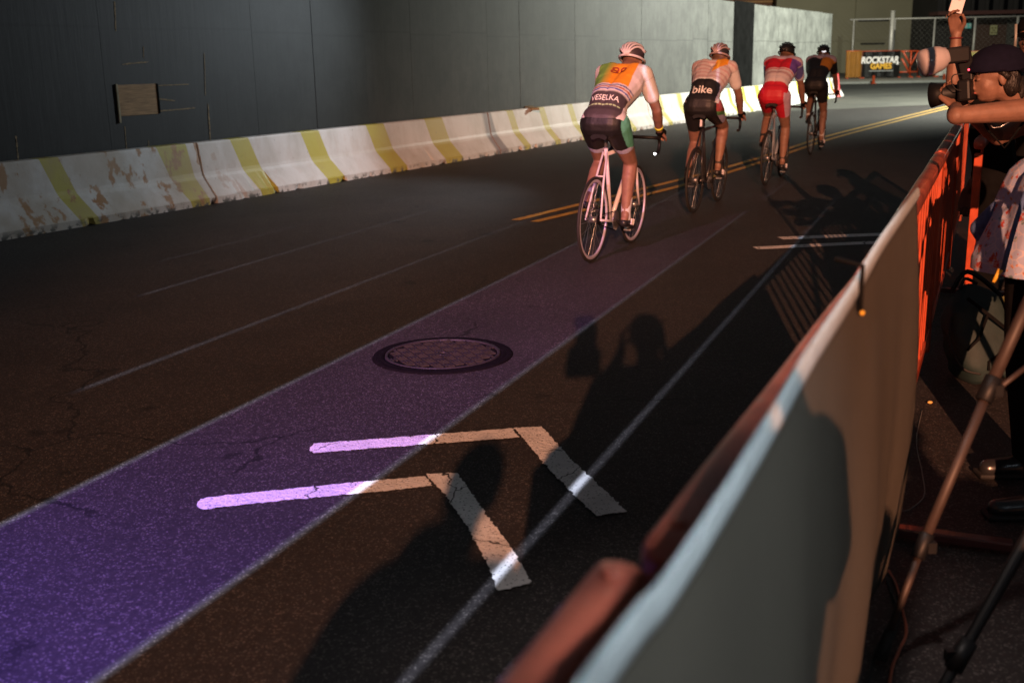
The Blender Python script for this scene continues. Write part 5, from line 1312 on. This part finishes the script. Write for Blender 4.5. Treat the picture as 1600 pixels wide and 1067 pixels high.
def strip(name, pts, wd, m, par, th=.006):
    b = bmesh.new(); pts = [V(p) for p in pts]; rg = []
    for i, p in enumerate(pts):
        d = (pts[min(i + 1, len(pts) - 1)] - pts[max(0, i - 1)]).normalized(); sd = d.cross(V((0, -1, 0))).normalized() * wd / 2
        rg.append([b.verts.new(q) for q in (p - sd, p + sd, p + sd + V((0, th, 0)), p - sd + V((0, th, 0)))])
    for a, c in zip(rg, rg[1:]):
        for k in range(4): b.faces.new((a[k], a[(k + 1) % 4], c[(k + 1) % 4], c[k]))
    b.faces.new(rg[0]); b.faces.new(rg[-1][::-1]); return build(b, name, m, par)
strip('side_panel', [(.125, -.128, .40), (.135, -.145, .28), (.13, -.148, .16), (.11, -.135, .06)], .07, olive, bk_)
strip('strap', [(-.08, -.135, .44), (.0, -.150, .33), (.08, -.156, .22), (.15, -.14, .13)], .016, M['blackcloth'], bk_)
strip('strap', [(-.01, -.152, .34), (-.08, -.148, .24), (-.14, -.13, .20)], .012, M['blackcloth'], bk_)
strip('strap', [(.10, -.158, .20), (.02, -.156, .15), (-.06, -.15, .12), (-.07, -.148, .08)], .010, M['blackcloth'], bk_)
b = bmesh.new(); tube(b, crv([V((-.05, .05, .47)), V((.05, .06, .53)), V((.16, .05, .40)), V((.22, .04, .24)), V((.20, .03, .08))], 6), .012, 8); build(b, 'shoulder_strap', M['black'], bk_)
b = bmesh.new(); tube(b, crv([V((-.04, .0, .47)), V((0, 0, .51)), V((.05, 0, .47))], 5), .008, 8); build(b, 'grab_loop', M['black'], bk_)
b = bmesh.new(); tube(b, crv([V((-.14, -.05, .36)), V((-.19, -.08, .25)), V((-.17, -.10, .12)), V((-.10, -.12, .07))], 6), .006, 6); build(b, 'cord_loop', M['rubber'], bk_)

# yellow leaf and pale wrapper by the tripod
lf = at_z(1594, 622) + V((0, 0, 0)); b = bmesh.new(); c0 = b.verts.new((0, 0, .03)); vs_ = []
for k in range(22):
    t = 2 * math.pi * k / 22; rr = .075 * (1.25 if k % 4 == 0 else (.95 if k % 2 == 0 else .62)); vs_.append(b.verts.new((rr * math.cos(t), rr * math.sin(t) * .9, .02 + .03 * math.sin(t * 2) + .008 * (k % 3))))
for k in range(22): b.faces.new((c0, vs_[k], vs_[(k + 1) % 22]))
bmesh.ops.solidify(b, geom=b.faces[:], thickness=.002)
o = build(b, 'leaf', mat('yellow_leaf', (.60, .33, .03), .6, var=.25, vs=30)); o.location = at_z(1596, 600); o.rotation_euler = (R(48), 0, 0)
o.location.z = .05; tag(o, 'bright yellow lobed leaf lying by the tripod brace at the right edge', 'leaf')
b = bmesh.new(); q = at_z(1453, 631); ellip(b, (q.x, q.y, .008), (.012, .008, .007)); tag(build(b, 'pebble', mat('ochre_stone', (.7, .42, .12), .5)), 'tiny ochre pebble on the asphalt beside the barricade', 'pebble')

# cables on the ground
def cable(px, r_, m, label, name='cable', z=None):
    P = [at_z(*q) for q in px]
    for p in P: p.z = r_ + .001
    if z:
        for p, zz in zip(P, z): p.z = zz
    b = bmesh.new(); tube(b, crv(P, 8), r_, 8); tag(build(b, name, m), label, 'cable')
oc = mat('orange_cable_pvc', (.34, .09, .045), .45)
cable([(1388, 893), (1400, 915), (1410, 955), (1416, 990), (1404, 1020), (1394, 1045), (1387, 1090)], .0042, oc, 'thin orange cable winding along the foot of the banner')
cable([(1386, 905), (1397, 935), (1404, 965), (1396, 990), (1372, 1010), (1362, 1040), (1352, 1090)], .0055, M['rubber'], 'black cable beside the thin orange one')
cable([(1441, 640), (1432, 690), (1441, 740), (1444, 775), (1424, 795), (1410, 800)], .0022, mat('thin_grey_wire', (.16, .15, .14), .5), 'thin grey wire on the ground by the barricade foot')
